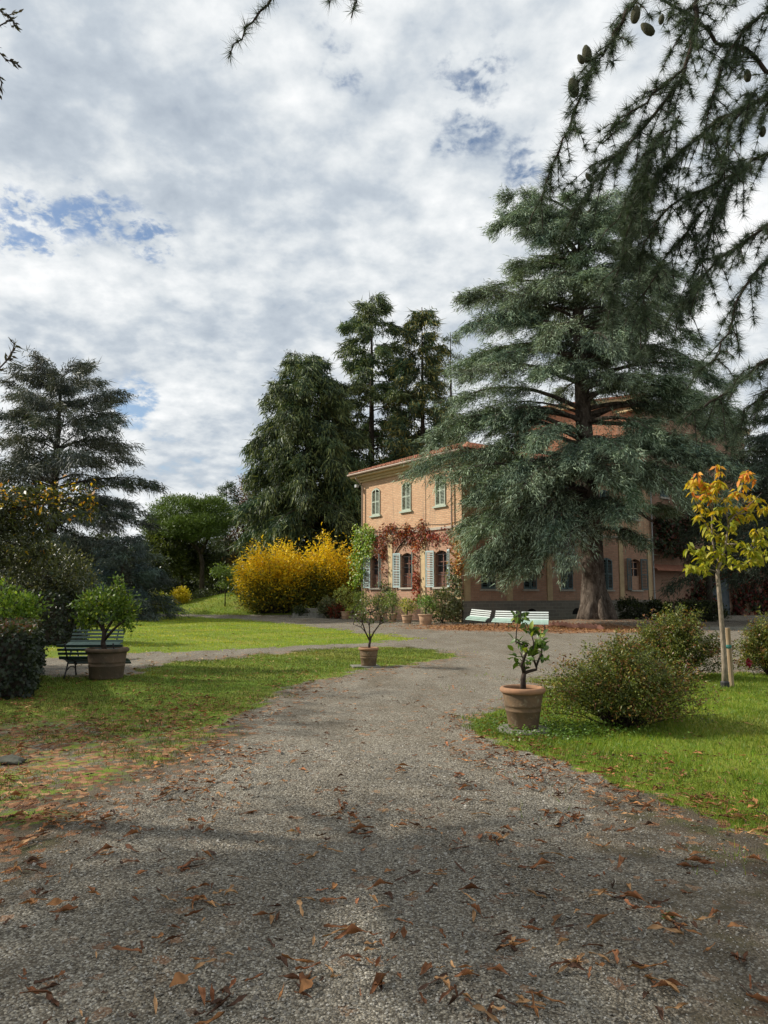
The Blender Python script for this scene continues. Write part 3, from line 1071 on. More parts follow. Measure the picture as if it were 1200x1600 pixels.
# drainpipes
g = Geo()
p0 = fl(0.12, 10.1, 0.60)
g.tube([p0, fl(0.12, 9.85, 0.60), fl(0.28, 9.35, 0.16), fl(0.28, 0.05, 0.16)], 0.055, 8)
g.build('drainpipe', M_copper, villa)
g = Geo()
g.tube([fl(9.98, 10.1, 0.6), fl(9.98, 9.85, 0.6), fl(9.85, 9.35, 0.14), fl(9.85, 5.5, 0.14)], 0.055, 8)
g.build('drainpipe', M_copper, villa)
g = Geo()
g.tube([fr(18.9, 9.9, 0.14), fr(18.9, 0.05, 0.14)], 0.06, 8)
g.build('drainpipe', M_zinc, villa)
g = Geo()
g.tube([fl(s_, 5.98 + 0.05 * math.sin(s_ * 1.9), 0.03) for s_ in np.linspace(0.4, 10.4, 24)], 0.014, 4)
g.tube([fl(7.2, 5.98, 0.03), fl(7.22, 6.9, 0.03), fl(7.2, 9.3, 0.03)], 0.012, 4)
g.build('cable', M_iron, villa)
# spotlight below the eave at the far corner
g = Geo()
g.tube([fl(-0.05, 9.5, 0.02), fl(-0.15, 9.45, 0.3)], 0.02, 6)
g.box(fl(-0.15, 9.38, 0.36), (0.22, 0.22, 0.2))
g.build('floodlight', M_zinc, villa)


# rear tower and rear wing, seen between the boughs
def block(corners, z0, z1, mat, name='wall'):
    g = Geo()
    n = len(corners)
    ll = [to_local((c[0], c[1], 0)) for c in corners]
    for i in range(n):
        a, b = ll[i], ll[(i + 1) % n]
        g.add([(a.x, a.y, z0), (b.x, b.y, z0), (b.x, b.y, z1), (a.x, a.y, z1)], [(0, 1, 2, 3)])
    g.add([(a.x, a.y, z1) for a in ll], [tuple(range(n))])
    return g.build(name, mat, villa)


def slab(corners, z0, z1, grow, mat, name, peak=0.0):
    cx_ = sum(c[0] for c in corners) / len(corners)
    cy_ = sum(c[1] for c in corners) / len(corners)
    ll = []
    for c in corners:
        dx, dy = c[0] - cx_, c[1] - cy_
        L = math.hypot(dx, dy)
        ll.append(to_local((c[0] + dx / L * grow, c[1] + dy / L * grow, 0)))
    n = len(ll)
    g = Geo()
    vs = [(a.x, a.y, z0) for a in ll] + [(a.x, a.y, z1) for a in ll]
    fs = [tuple(range(n))[::-1]] + [(i, (i + 1) % n, (i + 1) % n + n, i + n) for i in range(n)]
    if peak:
        c = to_local((cx_, cy_, 0))
        vs.append((c.x, c.y, z1 + peak))
        fs += [(i + n, (i + 1) % n + n, 2 * n) for i in range(n)]
    else:
        fs.append(tuple(range(n, 2 * n)))
    g.add(vs, fs)
    return g.build(name, mat, villa)


A = at(998, 622, 56)
tl = [(A.x - 0.866 * 10.2, A.y + 0.5 * 10.2), (A.x, A.y), (A.x + 5, A.y + 8.66), (A.x - 0.866 * 10.2 + 5, A.y + 0.5 * 10.2 + 8.66)]
TOWER_H = 16.6
block(tl, 8.0, TOWER_H, M_brick_tower)
slab(tl, TOWER_H + 0.003, TOWER_H + 0.35, 0.6, M_cornice, 'cornice')
slab(tl, TOWER_H + 0.353, TOWER_H + 0.5, 0.75, M_tile, 'roof', 0.8)
B0 = at(1003, 640, 55.5)
WING_H = float(at(1003, 640, 55.5).z)
wl_ = 15.0
wing = [(B0.x, B0.y), (B0.x + 0.809 * wl_, B0.y + 0.588 * wl_), (B0.x + 0.809 * wl_ - 0.588 * 8, B0.y + 0.588 * wl_ + 0.809 * 8), (B0.x - 0.588 * 8, B0.y + 0.809 * 8)]
block(wing, 0.0, WING_H, M_brick_wing_shaded)
slab(wing, WING_H + 0.003, WING_H + 0.3, 0.6, M_cornice, 'cornice')
slab(wing, WING_H + 0.303, WING_H + 0.42, 0.8, M_tile, 'roof', 2.0)
bl = to_local((B0.x, B0.y, 0))


def fwing(s, z, d=0.0):
    return Vector((bl.x + s, bl.y - d, z))


for s in (2.4, 6.2, 10.0, 13.2):
    g = Geo()
    obox(g, fwing, s - 0.52, s + 0.52, 9.2, 11.2, 0.003, 0.06)
    win = bpy.data.objects.new('window', None)
    link(win, villa)
    g.build('shutter', M_shutter_dark, win)
    g = Geo()
    obox(g, fwing, s - 0.62, s + 0.62, 9.05, 9.19, 0.004, 0.14)
    g.build('sill', M_sill, win)

# entrance bay with small tiled canopy, right of the drainpipe
g = Geo()
obox(g, fr, LEN_R + 0.02, LEN_R + 4.6, 0, 4.3, -2.2, -1.0)
g.build('porch_wall', M_brick_low, villa)
g = Geo()
obox(g, fr, LEN_R + 1.5, LEN_R + 2.9, 0.0, 3.0, -0.997, -0.93)
g.build('door', M_dark, villa)
g = Geo()
g.add([fr(LEN_R + 0.1, 3.55, 0.35), fr(LEN_R + 5.0, 3.55, 0.35), fr(LEN_R + 5.0, 4.2, -1.1), fr(LEN_R + 0.1, 4.2, -1.1),
       fr(LEN_R + 0.1, 3.43, 0.35), fr(LEN_R + 5.0, 3.43, 0.35), fr(LEN_R + 5.0, 4.08, -1.1), fr(LEN_R + 0.1, 4.08, -1.1)],
      [(0, 1, 2, 3), (7, 6, 5, 4), (0, 4, 5, 1), (1, 5, 6, 2), (3, 2, 6, 7), (0, 3, 7, 4)])
canopy = g.build('canopy', M_tile, villa)
# ivy-clad garden wall with a blue-grey door to the right of the porch
gw0 = to_world(fr(LEN_R + 4.6, 0, -1.4))
gw_root = thing('garden_wall', 'tall brick wall under red creeper with grey blue door, right of villa', 'wall', (gw0.x, gw0.y, 0), H_ROT - 0.42)
g = Geo()
g.box((9, 0.25, 2.5), (18, 0.5, 5.0))
g.build('wall', M_brick_low, gw_root)
g = Geo()
g.box((4.3, -0.04, 1.5), (1.5, 0.08, 3.0))
g.box((4.3, -0.09, 2.3), (1.2, 0.03, 1.0))
g.box((4.3, -0.09, 0.9), (1.2, 0.03, 1.2))
g.build('door', M_door, gw_root)

# ------------------------------------------------------------------ creepers on the villa
RED = [(0.22, 0.045, 0.025), (0.32, 0.08, 0.035), (0.15, 0.035, 0.03), (0.26, 0.13, 0.04), (0.10, 0.07, 0.035)]
ORANGE = [(0.40, 0.15, 0.025), (0.46, 0.22, 0.03), (0.30, 0.09, 0.02), (0.25, 0.20, 0.04)]
LIME = [(0.16, 0.30, 0.02), (0.24, 0.36, 0.03), (0.09, 0.18, 0.015), (0.30, 0.36, 0.04)]
DULL = [(0.10, 0.13, 0.05), (0.15, 0.17, 0.08), (0.07, 0.09, 0.035), (0.19, 0.17, 0.09)]


def creeper(label, fm, rects, pal, frame='villa', thick=0.16, leaf=0.15, dens=120, stems=(), mat=None):
    root = thing('creeper', label, 'climbing plant', (HX, HY, 0), H_ROT)
    PP, CC = [], []
    for (s0, s1, z0, z1, wt) in rects:
        n = int(max((s1 - s0) * (z1 - z0), 0.05) * dens * wt)
        # clumpy, ragged edges
        ncl = max(3, n // 14)
        cs = rng.uniform(s0, s1, ncl)
        cz = rng.uniform(z0, z1, ncl)
        i = rng.integers(0, ncl, n)
        s = cs[i] + rng.normal(0, 0.16, n)
        z = cz[i] + rng.normal(0, 0.16, n) - np.abs(rng.normal(0, 0.1, n))
        d = 0.05 + np.abs(rng.normal(0, thick, n))
        b = np.array([fm(a, b_, c) for a, b_, c in zip(s, z, d)])
        PP.append(b)
        CC.append(pick(pal, n, None, 0.3) * rng.uniform(0.7, 1.25, ncl)[i][:, None])
    P = np.concatenate(PP)
    C = np.concatenate(CC)
    nn = np.array(fm(0, 0, 1) - fm(0, 0, 0))
    D = jitter(len(P)) * 0.5 + np.array([0, 0, -0.8]) + nn * 0.3
    N = nn + jitter(len(P)) * 0.5
    V, F, Cc = blades(P, D, N, leaf * rng.uniform(0.6, 1.3, len(P)), leaf * 0.85, C, 0.12)
    o = obj('foliage', np_mesh('foliage', V, F, Cc, mat or M_autumn), root)
    o['kind'] = 'stuff'
    if stems:
        g = Geo()
        for pts, r_ in stems:
            g.tube([fm(*p) for p in pts], r_, 5, caps=False)
        g.build('stem', M_bark_far, root)
    return root


creeper('russet creeper in a band above the lower windows of the villa', fl, [
    (2.3, 7.7, 5.15, 6.25, 1.0), (1.9, 3.3, 4.35, 5.3, 0.9), (5.7, 7.2, 4.85, 5.4, 1.0), (2.9, 3.3, 3.3, 4.6, 0.5)], RED, dens=190,
    stems=[([(3.9, 3.6, 0.05), (3.95, 4.3, 0.06), (4.5, 4.8, 0.08), (5.2, 5.2, 0.1)], 0.05), ([(4.0, 1.0, 0.05), (3.95, 4.2, 0.05)], 0.03)])
creeper('bright red creeper hanging beside the middle lower window', fl, [(6.15, 6.75, 1.2, 4.0, 1.0), (6.05, 6.55, 3.9, 5.2, 0.5)], [(0.42, 0.09, 0.05), (0.34, 0.06, 0.04), (0.40, 0.17, 0.06)], dens=170)
creeper('dark red creeper below the string course near the corner', fl, [(7.7, 9.6, 4.95, 5.6, 1.0)], [(0.26, 0.05, 0.045), (0.18, 0.04, 0.035), (0.34, 0.09, 0.05)], dens=140)
creeper('orange creeper on the sunlit corner pilaster of the villa', fl, [(9.75, 10.65, 3.2, 5.2, 1.0), (9.9, 10.6, 5.0, 6.0, 0.3)], ORANGE, dens=170)
creeper('dull green creeper covering the foot of the corner pilaster', fl, [(9.65, 10.7, 0.9, 3.4, 1.0), (8.9, 10.5, 0.1, 1.3, 1.2)], DULL, dens=200, thick=0.25)
creeper('lime green creeper climbing the far left corner of the villa', fl, [(-0.5, 1.9, 4.7, 6.5, 1.1), (-0.8, 0.6, 2.3, 4.8, 1.0), (0.5, 1.6, 4.2, 4.9, 0.6)], LIME, dens=210, thick=0.3, mat=M_leaf)
creeper('dark green bushy creeper between the left and middle windows', fl, [(2.6, 3.6, 1.0, 2.6, 1.0)], DULL, dens=170, thick=0.25)


def fgw(s, z, d=0.0):
    q = Matrix.Rotation(H_ROT - 0.42, 3, 'Z') @ Vector((s, -d, z))
    return to_local(q + gw0)


creeper('dark red creeper over the garden wall and its door', fgw, [(0.0, 3.4, 0.3, 5.3, 0.9), (5.2, 15, 0.3, 5.4, 0.8), (3.2, 5.4, 3.1, 5.3, 0.9)],
        [(0.13, 0.022, 0.02), (0.09, 0.02, 0.018), (0.035, 0.05, 0.02), (0.03, 0.045, 0.018), (0.18, 0.05, 0.025)], dens=170, leaf=0.26, thick=0.28)
creeper('dark evergreen creeper above the porch canopy', fr, [(19.2, 23.5, 4.9, 7.8, 1.0)], [(0.03, 0.045, 0.02), (0.05, 0.07, 0.03), (0.10, 0.03, 0.02)], dens=190, leaf=0.26, thick=0.35)

# ------------------------------------------------------------------ the big cedar in front of the villa
CEDAR = [(0.080, 0.125, 0.078), (0.125, 0.185, 0.122), (0.052, 0.080, 0.043), (0.105, 0.137, 0.060), (0.165, 0.23, 0.165)]
CEDAR_TIP = (0.31, 0.40, 0.27)
tb = Vector((TREE.x, TREE.y, float(gz(TREE.x, TREE.y)) - 0.05))
cedar = thing('cedar_tree', 'huge blue green cedar with drooping boughs before the villa', 'tree', tb)
b = Limbs()
DY = TREE.y
trunk_px = [(930, 968, 34), (928, 940, 26), (927, 900, 22), (924, 820, 20), (919, 740, 17.5), (912, 660, 16), (908, 580, 14), (904, 500, 11.5), (902, 430, 9), (907, 385, 6.0), (912, 345, 3)]
tpts, trad = [], []
for (px, py, hw) in trunk_px:
    q = at(px, py, DY) - tb
    tpts.append(q)
    trad.append(hw / FPX * DY * 0.80)
tpts[0].z = -0.2
b.wood.tube(tpts, trad, 14)
for a in range(7):         # root flare
    an = a * 0.9 + 0.3
    b.wood.tube([(0.42 * math.cos(an), 0.42 * math.sin(an), 1.7), (0.66 * math.cos(an), 0.66 * math.sin(an), 0.8), (0.85 * math.cos(an), 0.85 * math.sin(an), 0.25), (1.1 * math.cos(an), 1.1 * math.sin(an), -0.15)], [0.16, 0.27, 0.26, 0.14], 9)


def trunk_at(z):
    for p, q in zip(tpts[:-1], tpts[1:]):
        if p.z <= z <= q.z:
            return p.lerp(q, (z - p.z) / (q.z - p.z))
    return tpts[-1]


SIL = [(290, 790, 985), (330, 745, 1000), (380, 765, 1030), (420, 740, 1045), (455, 700, 1060), (500, 705, 1085), (560, 722, 1098), (620, 675, 1100), (680, 645, 1115), (740, 640, 1118),
       (800, 690, 1080), (860, 705, 1045), (910, 740, 960)]
SILZ = [float(at(900, y, DY).z - tb.z) for y, _, _ in SIL]
SILL = [float(at(l, y, DY).x - tb.x) for y, l, _ in SIL]
SILR = [float(at(r_, y, DY).x - tb.x) for y, _, r_ in SIL]


def sil(z):
    o = np.argsort(SILZ)
    zz_ = np.array(SILZ)[o]
    return np.interp(z, zz_, np.array(SILL)[o]), np.interp(z, zz_, np.array(SILR)[o])


# limb layers: (height where it leaves the trunk by pixel row, end pixel, depth offset at the end)
BIG = [
    # left side
    (330, 772, 318, 0.5), (345, 752, 372, -1.5), (400, 800, 372, -2.5), (500, 708, 462, -1.0), (520, 715, 520, -3.0), (560, 725, 575, 1.5), (600, 700, 600, -3.5),
    (640, 690, 640, -2.0), (680, 652, 705, -2.5), (690, 668, 690, 1.0), (720, 640, 735, -1.5), (745, 660, 760, -4.0), (770, 700, 800, -4.5), (790, 715, 830, -3.0), (800, 735, 870, -4.0),
    (820, 760, 905, -4.5), (815, 800, 915, -5.0), (830, 830, 900, -3.5), (800, 720, 845, -5.5), (740, 760, 800, -6.0),
    (815, 745, 895, -5.5), (825, 785, 915, -6.0), (810, 830, 905, -6.5), (780, 850, 880, -6.5), (735, 735, 770, -5.0), (700, 745, 720, -4.0), (660, 760, 660, -3.5), (655, 720, 665, -1.0), (560, 775, 560, -3.0), (480, 790, 480, -2.5), (450, 735, 470, 1.5), (540, 705, 560, -1.0),
    (790, 960, 810, -5.5), (750, 1010, 760, -4.5), (610, 1060, 600, -3.5), (500, 1020, 500, -3.5), (430, 1000, 430, -2.5), (700, 1085, 705, -1.0), (580, 1030, 560, 1.5), (480, 1055, 450, 0.5),
    # right side
    (330, 965, 300, -0.5), (350, 1000, 345, -1.0), (390, 1025, 400, -2.0), (430, 1045, 440, 0.5), (470, 1070, 480, -1.5), (520, 1080, 530, -3.0), (560, 1098, 575, -0.5), (600, 1085, 640, -2.5),
    (640, 1105, 680, -2.0), (660, 1118, 720, -3.0), (700, 1090, 740, -3.5), (720, 1060, 770, -3.0), (820, 1040, 800, -1.5), (830, 1010, 850, -3.0),
    # towards the viewer
    (360, 880, 350, -3.5), (430, 870, 450, -4.5), (440, 960, 470, -4.5), (520, 850, 540, -5.5), (545, 960, 560, -5.5), (600, 985, 600, -5.0), (590, 850, 590, -5.5), (690, 830, 705, -6.0), (690, 960, 715, -6.0), (700, 900, 730, -6.5),
    (740, 800, 770, -6.5), (745, 960, 760, -6.0), (760, 1000, 790, -5.5), (770, 850, 840, -6.0), (660, 1040, 690, -5.0),
    # away from the viewer
    (380, 860, 360, 3.5), (450, 950, 450, 4.0), (530, 840, 530, 4.5), (560, 980, 560, 4.5), (720, 980, 720, 4.5), (740, 870, 740, 4.5), (410, 772, 288, 0.0), (400, 790, 298, -1.2), (425, 758, 305, 0.9), (385, 988, 300, 0.0), (395, 1002, 318, -1.2), (375, 955, 292, 0.8), (390, 930, 300, -1.5),
    (360, 850, 325, 1.0), (650, 1145, 690, -2.5), (690, 1160, 745, -3.5), (620, 1130, 650, -1.0), (720, 1120, 775, -5.0), (600, 1120, 610, 0.5), (660, 1150, 665, 1.5), (740, 1090, 800, -5.5),
 (340, 860, 330, 2.5), (350, 985, 360, 1.5), (355, 800, 345, -2.0), (365, 950, 350, -3.0), (335, 880, 305, -2.5), (372, 830, 385, -3.0), (395, 1000, 420, -3.0), (375, 770, 350, 0.0),
]
for (sy, ex, ey, dy) in BIG:
    z0 = float(at(905, sy, DY).z - tb.z)
    p0 = trunk_at(z0)
    e = at(ex, ey, DY + dy) - tb
    v = e - p0
    hd = math.hypot(v.x, v.y)
    az = math.atan2(v.x, v.y)
    L = hd * (0.95 if ex < 905 else 1.06)
    mean_e = math.atan2(v.z, hd)
    dr = random.uniform(0.6, 1.25)
    e0 = mean_e + dr * 0.42
    b.limb(p0, az, L, e0, dr, 0.16 if sy > 500 else 0.11, spacing=0.36, ns=9, m=12, nl=0.23, nw=0.038, hang=0.4, pal=CEDAR, spread=0.35 * random.uniform(0.8, 1.25), tipcol=CEDAR_TIP, thick=0.15, t0=0.26, flat=0.8, curtain=random.uniform(0.2, 0.8), shoots=0.25)
# shorter, sparser limbs filling the crown round the trunk
for i in range(44):
    f = rng.uniform(0.28, 0.97)
    if 0.46 < f < 0.60 and i % 4:
        f += 0.25
    z = tpts[-1].z * f
    az = rng.uniform(0, 2 * math.pi)
    l_, r_ = sil(z)
    ext = (abs(r_) if math.sin(az) > 0 else abs(l_)) * abs(math.sin(az)) + 5.2 * abs(math.cos(az))
    L = min(ext, 8) * rng.uniform(0.45, 0.85) * (0.6 if f > 0.9 else 1)
    b.limb(trunk_at(z), az, L, rng.uniform(0.0, 0.4), rng.uniform(0.5, 0.9), 0.09, spacing=0.45, ns=8, m=11, nl=0.23, nw=0.038, hang=0.45, pal=CEDAR, spread=0.40, tipcol=CEDAR_TIP, thick=0.15, t0=0.3, flat=0.8, curtain=0.4, shoots=0.25)
for i in range(34):
    f = rng.uniform(0.58, 0.97)
    b.limb(trunk_at(tpts[-1].z * f), i * 2.4 + rng.normal(0, 0.3), rng.uniform(2.0, 4.2), rng.uniform(0.1, 0.6), rng.uniform(0.5, 1.0), 0.06, spacing=0.34, ns=7, m=11, nl=0.23, nw=0.04, hang=0.45, pal=CEDAR, spread=0.5, tipcol=CEDAR_TIP, thick=0.16, t0=0.08, flat=0.8, curtain=0.5, shoots=0.25)
# bare, arching old boughs low on the trunk
for (sy, pts) in [(775, [(890, 770), (860, 760), (825, 772)]), (830, [(900, 835), (870, 830), (840, 850)]), (800, [(950, 800), (985, 790), (1020, 815)])]:
    z0 = float(at(905, sy, DY).z - tb.z)
    b.wood.tube([trunk_at(z0)] + [at(x, y, DY - 0.6 - 0.3 * i) - tb for i, (x, y) in enumerate(pts)], [0.24, 0.2, 0.15, 0.08], 7)
TRI['hero'] = b.build(cedar, M_bark)

# ------------------------------------------------------------------ trees behind
DEO = [(0.055, 0.095, 0.046), (0.075, 0.120, 0.056), (0.043, 0.074, 0.040), (0.095, 0.130, 0.054)]
DEO_TIP = (0.17, 0.205, 0.068)


def tree_at(px, Y, top_py):
    q = at(px, 940, Y)
    base = Vector((q.x, Y, float(gz(q.x, Y)) - 0.1))
    H = at(px, top_py, Y).z - base.z
    return base, H


base, H = tree_at(486, 66, 556)
deodar('broad weeping dark cedar at the left behind the yellow shrubs', base, H, 0.55, 6.8, 135, 0.05, pal=DEO, tipcol=DEO_TIP, hang=1.0, e_top=0.35, e_low=-0.05, droop=0.95, power=0.42, top_r=0.05, m=8, ns=8, lean=(-0.7, 0), nl=0.5, nw=0.10, gapf=0.85, curtain=1.5, spread=0.42)
base, H = tree_at(580, 70, 463)
deodar('tallest cedar with layered open boughs behind the villa roof', base, H, 0.5, 5.9, 88, 0.14, pal=DEO, tipcol=DEO_TIP, hang=0.7, e_top=0.35, e_low=0.0, droop=0.55, power=0.42, m=8, ns=8, top_r=0.05, nl=0.5, nw=0.10, curtain=0.9, spread=0.44)
base, H = tree_at(662, 68, 480)
deodar('conical cedar with golden tipped boughs between villa and tallest cedar', base, H, 0.42, 6.2, 88, 0.12, pal=DEO, tipcol=(0.26, 0.235, 0.065), hang=0.75, e_top=0.25, e_low=0.0, droop=0.6, power=0.78, m=8, ns=8, top_r=0.05, nl=0.5, nw=0.10, curtain=1.0, spread=0.44)
base, H = tree_at(455, 74, 548)
deodar('slim bare tipped cedar rising behind the weeping cedar', base, H, 0.35, 3.6, 50, 0.2, pal=DEO, tipcol=(0.11, 0.11, 0.06), hang=0.9, droop=0.6, power=0.7, m=4, ns=6, e_top=0.2)
base, H = tree_at(708, 72, 520)
deodar('partly hidden cedar just behind the left of the big cedar', base, H, 0.35, 3.6, 46, 0.25, pal=DEO, tipcol=DEO_TIP, hang=0.7, droop=0.45, power=0.8, m=4, ns=6, e_top=0.2)

BLUE = [(0.052, 0.072, 0.060), (0.072, 0.094, 0.080), (0.040, 0.054, 0.044), (0.085, 0.095, 0.075)]
base, H = tree_at(72, 52, 585)
deodar('spreading grey green cedar with flat tiers at far left', base, H, 0.55, 7.2, 110, 0.08, pal=BLUE, tipcol=(0.12, 0.13, 0.10), hang=0.45, e_top=0.75, e_low=0.0, droop=0.75, power=0.32, layers=12, m=7, ns=8, top_r=0.05, lean=(0.3, 0), nl=0.4, nw=0.062, curtain=0.3)
base, H = tree_at(190, 48, 842)
deodar('low blue grey cedar in shade below the spreading cedar', base, H, 0.2, 3.6, 46, 0.06, pal=[(0.055, 0.085, 0.078), (0.08, 0.115, 0.105), (0.04, 0.06, 0.055)], hang=0.45, e_top=0.5, droop=0.5, power=0.55, m=7, ns=8, nl=0.34, nw=0.045)
base, H = tree_at(98, 40, 905)
deodar('small blue grey cedar beside the tall clipped hedge', base, H, 0.15, 2.6, 34, 0.06, pal=[(0.055, 0.085, 0.078), (0.08, 0.115, 0.105)], hang=0.4, e_top=0.5, droop=0.45, power=0.5, m=7, ns=7, nl=0.3, nw=0.04)
base, H = tree_at(350, 82, 757)
deodar('thin dark pine with sparse boughs beside the umbrella pine', base, H, 0.2, 2.6, 36, 0.35, pal=DEO, hang=0.2, e_top=0.6, e_low=0.2, droop=0.2, power=0.7, m=5, ns=6, name='pine_tree')

# umbrella pine
GREEN_PINE = [(0.105, 0.165, 0.030), (0.145, 0.215, 0.040), (0.075, 0.12, 0.024)]
uy = 76


def U(px, py, dy=0):
    return at(px, py, uy + dy) - ub


q = at(315, 930, uy)
ub = Vector((q.x, uy, float(gz(q.x, uy)) - 0.1))
broadleaf('umbrella_pine', 'umbrella pine with rounded bright green crown on a leaning bare trunk', 'tree', ub, [
    (U(284, 806), (3.2, 3.2, 1.9)), (U(328, 808), (2.4, 2.4, 2.0)), (U(254, 826), (2.0, 2.2, 1.4)), (U(300, 824, -2), (3.4, 2.6, 1.2))],
    950, 46, 0.34, 0.30, 0.085, GREEN_PINE, trunk=[([(0, 0, 0), U(316, 880), U(312, 862), U(300, 846)], [0.27, 0.23, 0.2, 0.15]), ([U(313, 866), U(322, 848), U(335, 825)], [0.2, 0.16, 0.08]), ([U(306, 855), U(285, 835), U(270, 828)], [0.16, 0.12, 0.08])],
    bark=M_bark, n_br=60, br_r=0.05, mat=M_needle, up=0.5, flat=0.55, fold=0.05)

# dark deciduous and evergreen trees of the far wood, each its own tree
WOOD = [(0.035, 0.050, 0.020), (0.052, 0.072, 0.026), (0.028, 0.038, 0.018), (0.070, 0.085, 0.030)]


def round_tree(label, px, Y, top, half_w, pal, n_cl=260, per=34, leaf=0.3, bottom=900, group=None, name='broadleaf_tree', wts=None, tr=0.22, mat=None, shell=0.35, squash=1.0):
    q = at(px, 945, Y)
    bs = Vector((q.x, Y, float(gz(q.x, Y)) - 0.1))
    zt = at(px, top, Y).z - bs.z
    zb = max(at(px, bottom, Y).z - bs.z, 0.2)
    hw = half_w / FPX * Y
    h = zt - zb
    blobs = [((0, 0, zb + h * 0.52), (hw * 0.9, hw * 0.9, h * 0.48)), ((-hw * 0.35, -hw * 0.3, zb + h * 0.35), (hw * 0.62, hw * 0.6, h * 0.33)), ((hw * 0.4, -hw * 0.1, zb + h * 0.4), (hw * 0.6, hw * 0.6, h * 0.36)),
             ((hw * 0.1, hw * 0.1, zb + h * 0.76), (hw * 0.55, hw * 0.5, h * 0.26))]
    return broadleaf(name, label, 'tree', bs, blobs, n_cl, per, 0.11 * hw + 0.14, leaf, leaf * 0.55, pal, trunk=[([(0, 0, 0), (0.1, 0, zb * 0.5 + 0.6), (0, 0.1, zb + h * 0.3)], [tr * 1.2, tr, tr * 0.6])], n_br=26, br_r=tr * 0.3, group=group, wts=wts, mat=mat, shell=shell)


round_tree('yellow green leafy tree left of the umbrella pine', 240, 74, 838, 42, [(0.075, 0.10, 0.025), (0.10, 0.125, 0.03), (0.05, 0.07, 0.022)], 320, 36, 0.34)
round_tree('dense dark tree under the umbrella pine crown', 282, 80, 838, 48, WOOD, 320, 36, 0.34)
round_tree('dark evergreen tree behind the umbrella pine trunk', 345, 86, 840, 42, WOOD, 260, 34, 0.36, bottom=915)
round_tree('deep green tree between the low cedar and the wood', 222, 64, 868, 38, WOOD, 280, 34, 0.3, bottom=930)
round_tree('reddish brown leafed tree left of the weeping cedar', 385, 84, 738, 30, [(0.16, 0.075, 0.055), (0.12, 0.055, 0.042), (0.09, 0.06, 0.04), (0.20, 0.11, 0.07)], 260, 24, 0.3, bottom=900, shell=0.15, mat=M_autumn)
round_tree('rusty low tree under the reddish brown tree', 385, 78, 850, 32, [(0.15, 0.085, 0.045), (0.11, 0.065, 0.035), (0.08, 0.07, 0.03)], 200, 26, 0.3, bottom=925, mat=M_autumn)
for (lb_, px, Y, top, hw) in [('shadowy tree closing the view behind the left cedar', 150, 95, 835, 60), ('distant dark tree at the left edge of the wood', 40, 95, 830, 70), ('distant dark tree behind the spreading cedar trunk', -60, 80, 800, 80),
                              ('dark round tree behind the weeping cedar', 430, 96, 800, 60), ('dark tree filling the gap behind the yellow shrubs', 520, 84, 790, 60)]:
    round_tree(lb_, px, Y, top, hw, WOOD, 300, 34, 0.42, bottom=940)
for (lb_, px, Y, top, hw) in [('wide dark thicket closing the gap under the umbrella pine', 300, 98, 872, 60), ('wide dark thicket behind the low blue grey cedar', 190, 90, 880, 60), ('wide dark thicket behind the reddish brown tree', 390, 100, 870, 50)]:
    round_tree(lb_, px, Y, top, hw, WOOD, 340, 36, 0.5, bottom=952, name='thicket', tr=0.1)
# low undergrowth along the wood
for i, (px, Y, top, hw, pal, lb_) in enumerate([
        (283, 62, 922, 9, [(0.78, 0.64, 0.05), (0.66, 0.56, 0.05)], 'bright yellow sapling at the dark edge of the wood'),
        (248, 58, 930, 12, [(0.16, 0.20, 0.02), (0.24, 0.24, 0.03)], 'yellow green bush left of the bright yellow sapling'),
        (318, 70, 925, 22, WOOD, 'dark undergrowth bush at the foot of the umbrella pine'),
        (222, 60, 925, 24, WOOD, 'dark undergrowth bush at the left of the mound'),
        (372, 72, 905, 18, WOOD, 'dark undergrowth bush behind the small sapling')]):
    q = at(px, 955, Y)
    bs = gpt(q.x, Y)
    h = at(px, top, Y).z - bs.z
    r_ = hw / FPX * Y
    broadleaf('bush', lb_, 'bush', bs, [((0, 0, h * 0.55), (r_, r_, h * 0.5))], 70, 30, 0.18, 0.2, 0.1, pal, n_br=12, br_r=0.02, crown='foliage', wood='stem')
# small green sapling on the mound
q = gp(352, 922)
sy_ = 58
q = at(352, 925, sy_)
bs = gpt(q.x, sy_)
broadleaf('sapling', 'small pale green sapling with two tiers on the grassy mound', 'tree', bs,
          [((0, 0, at(352, 893, sy_).z - bs.z), (1.15, 1.1, 0.35)), ((0.1, 0, at(352, 912, sy_).z - bs.z), (0.8, 0.8, 0.3))], 60, 24, 0.2, 0.2, 0.1,
          [(0.09, 0.15, 0.03), (0.13, 0.19, 0.045)], trunk=[([(0, 0, 0), (0, 0, at(352, 905, sy_).z - bs.z)], [0.05, 0.04])], n_br=10, br_r=0.02)


# ------------------------------------------------------------------ yellow shrubs and planting left of the villa
def yellow_col(zmid, zspan, cx_):
    def f(P, C):
        tt = (P[:, 2] - zmid) / zspan + rng.normal(0, 0.35, len(P)) + 0.12 * np.sin(P[:, 0] * 2.2)
        yel = pick([(0.74, 0.50, 0.012), (0.82, 0.60, 0.025), (0.62, 0.38, 0.010), (0.70, 0.54, 0.03), (0.44, 0.36, 0.02)], len(P), None, 0.2)
        return np.where((tt > 0)[:, None], yel, C)
    return f


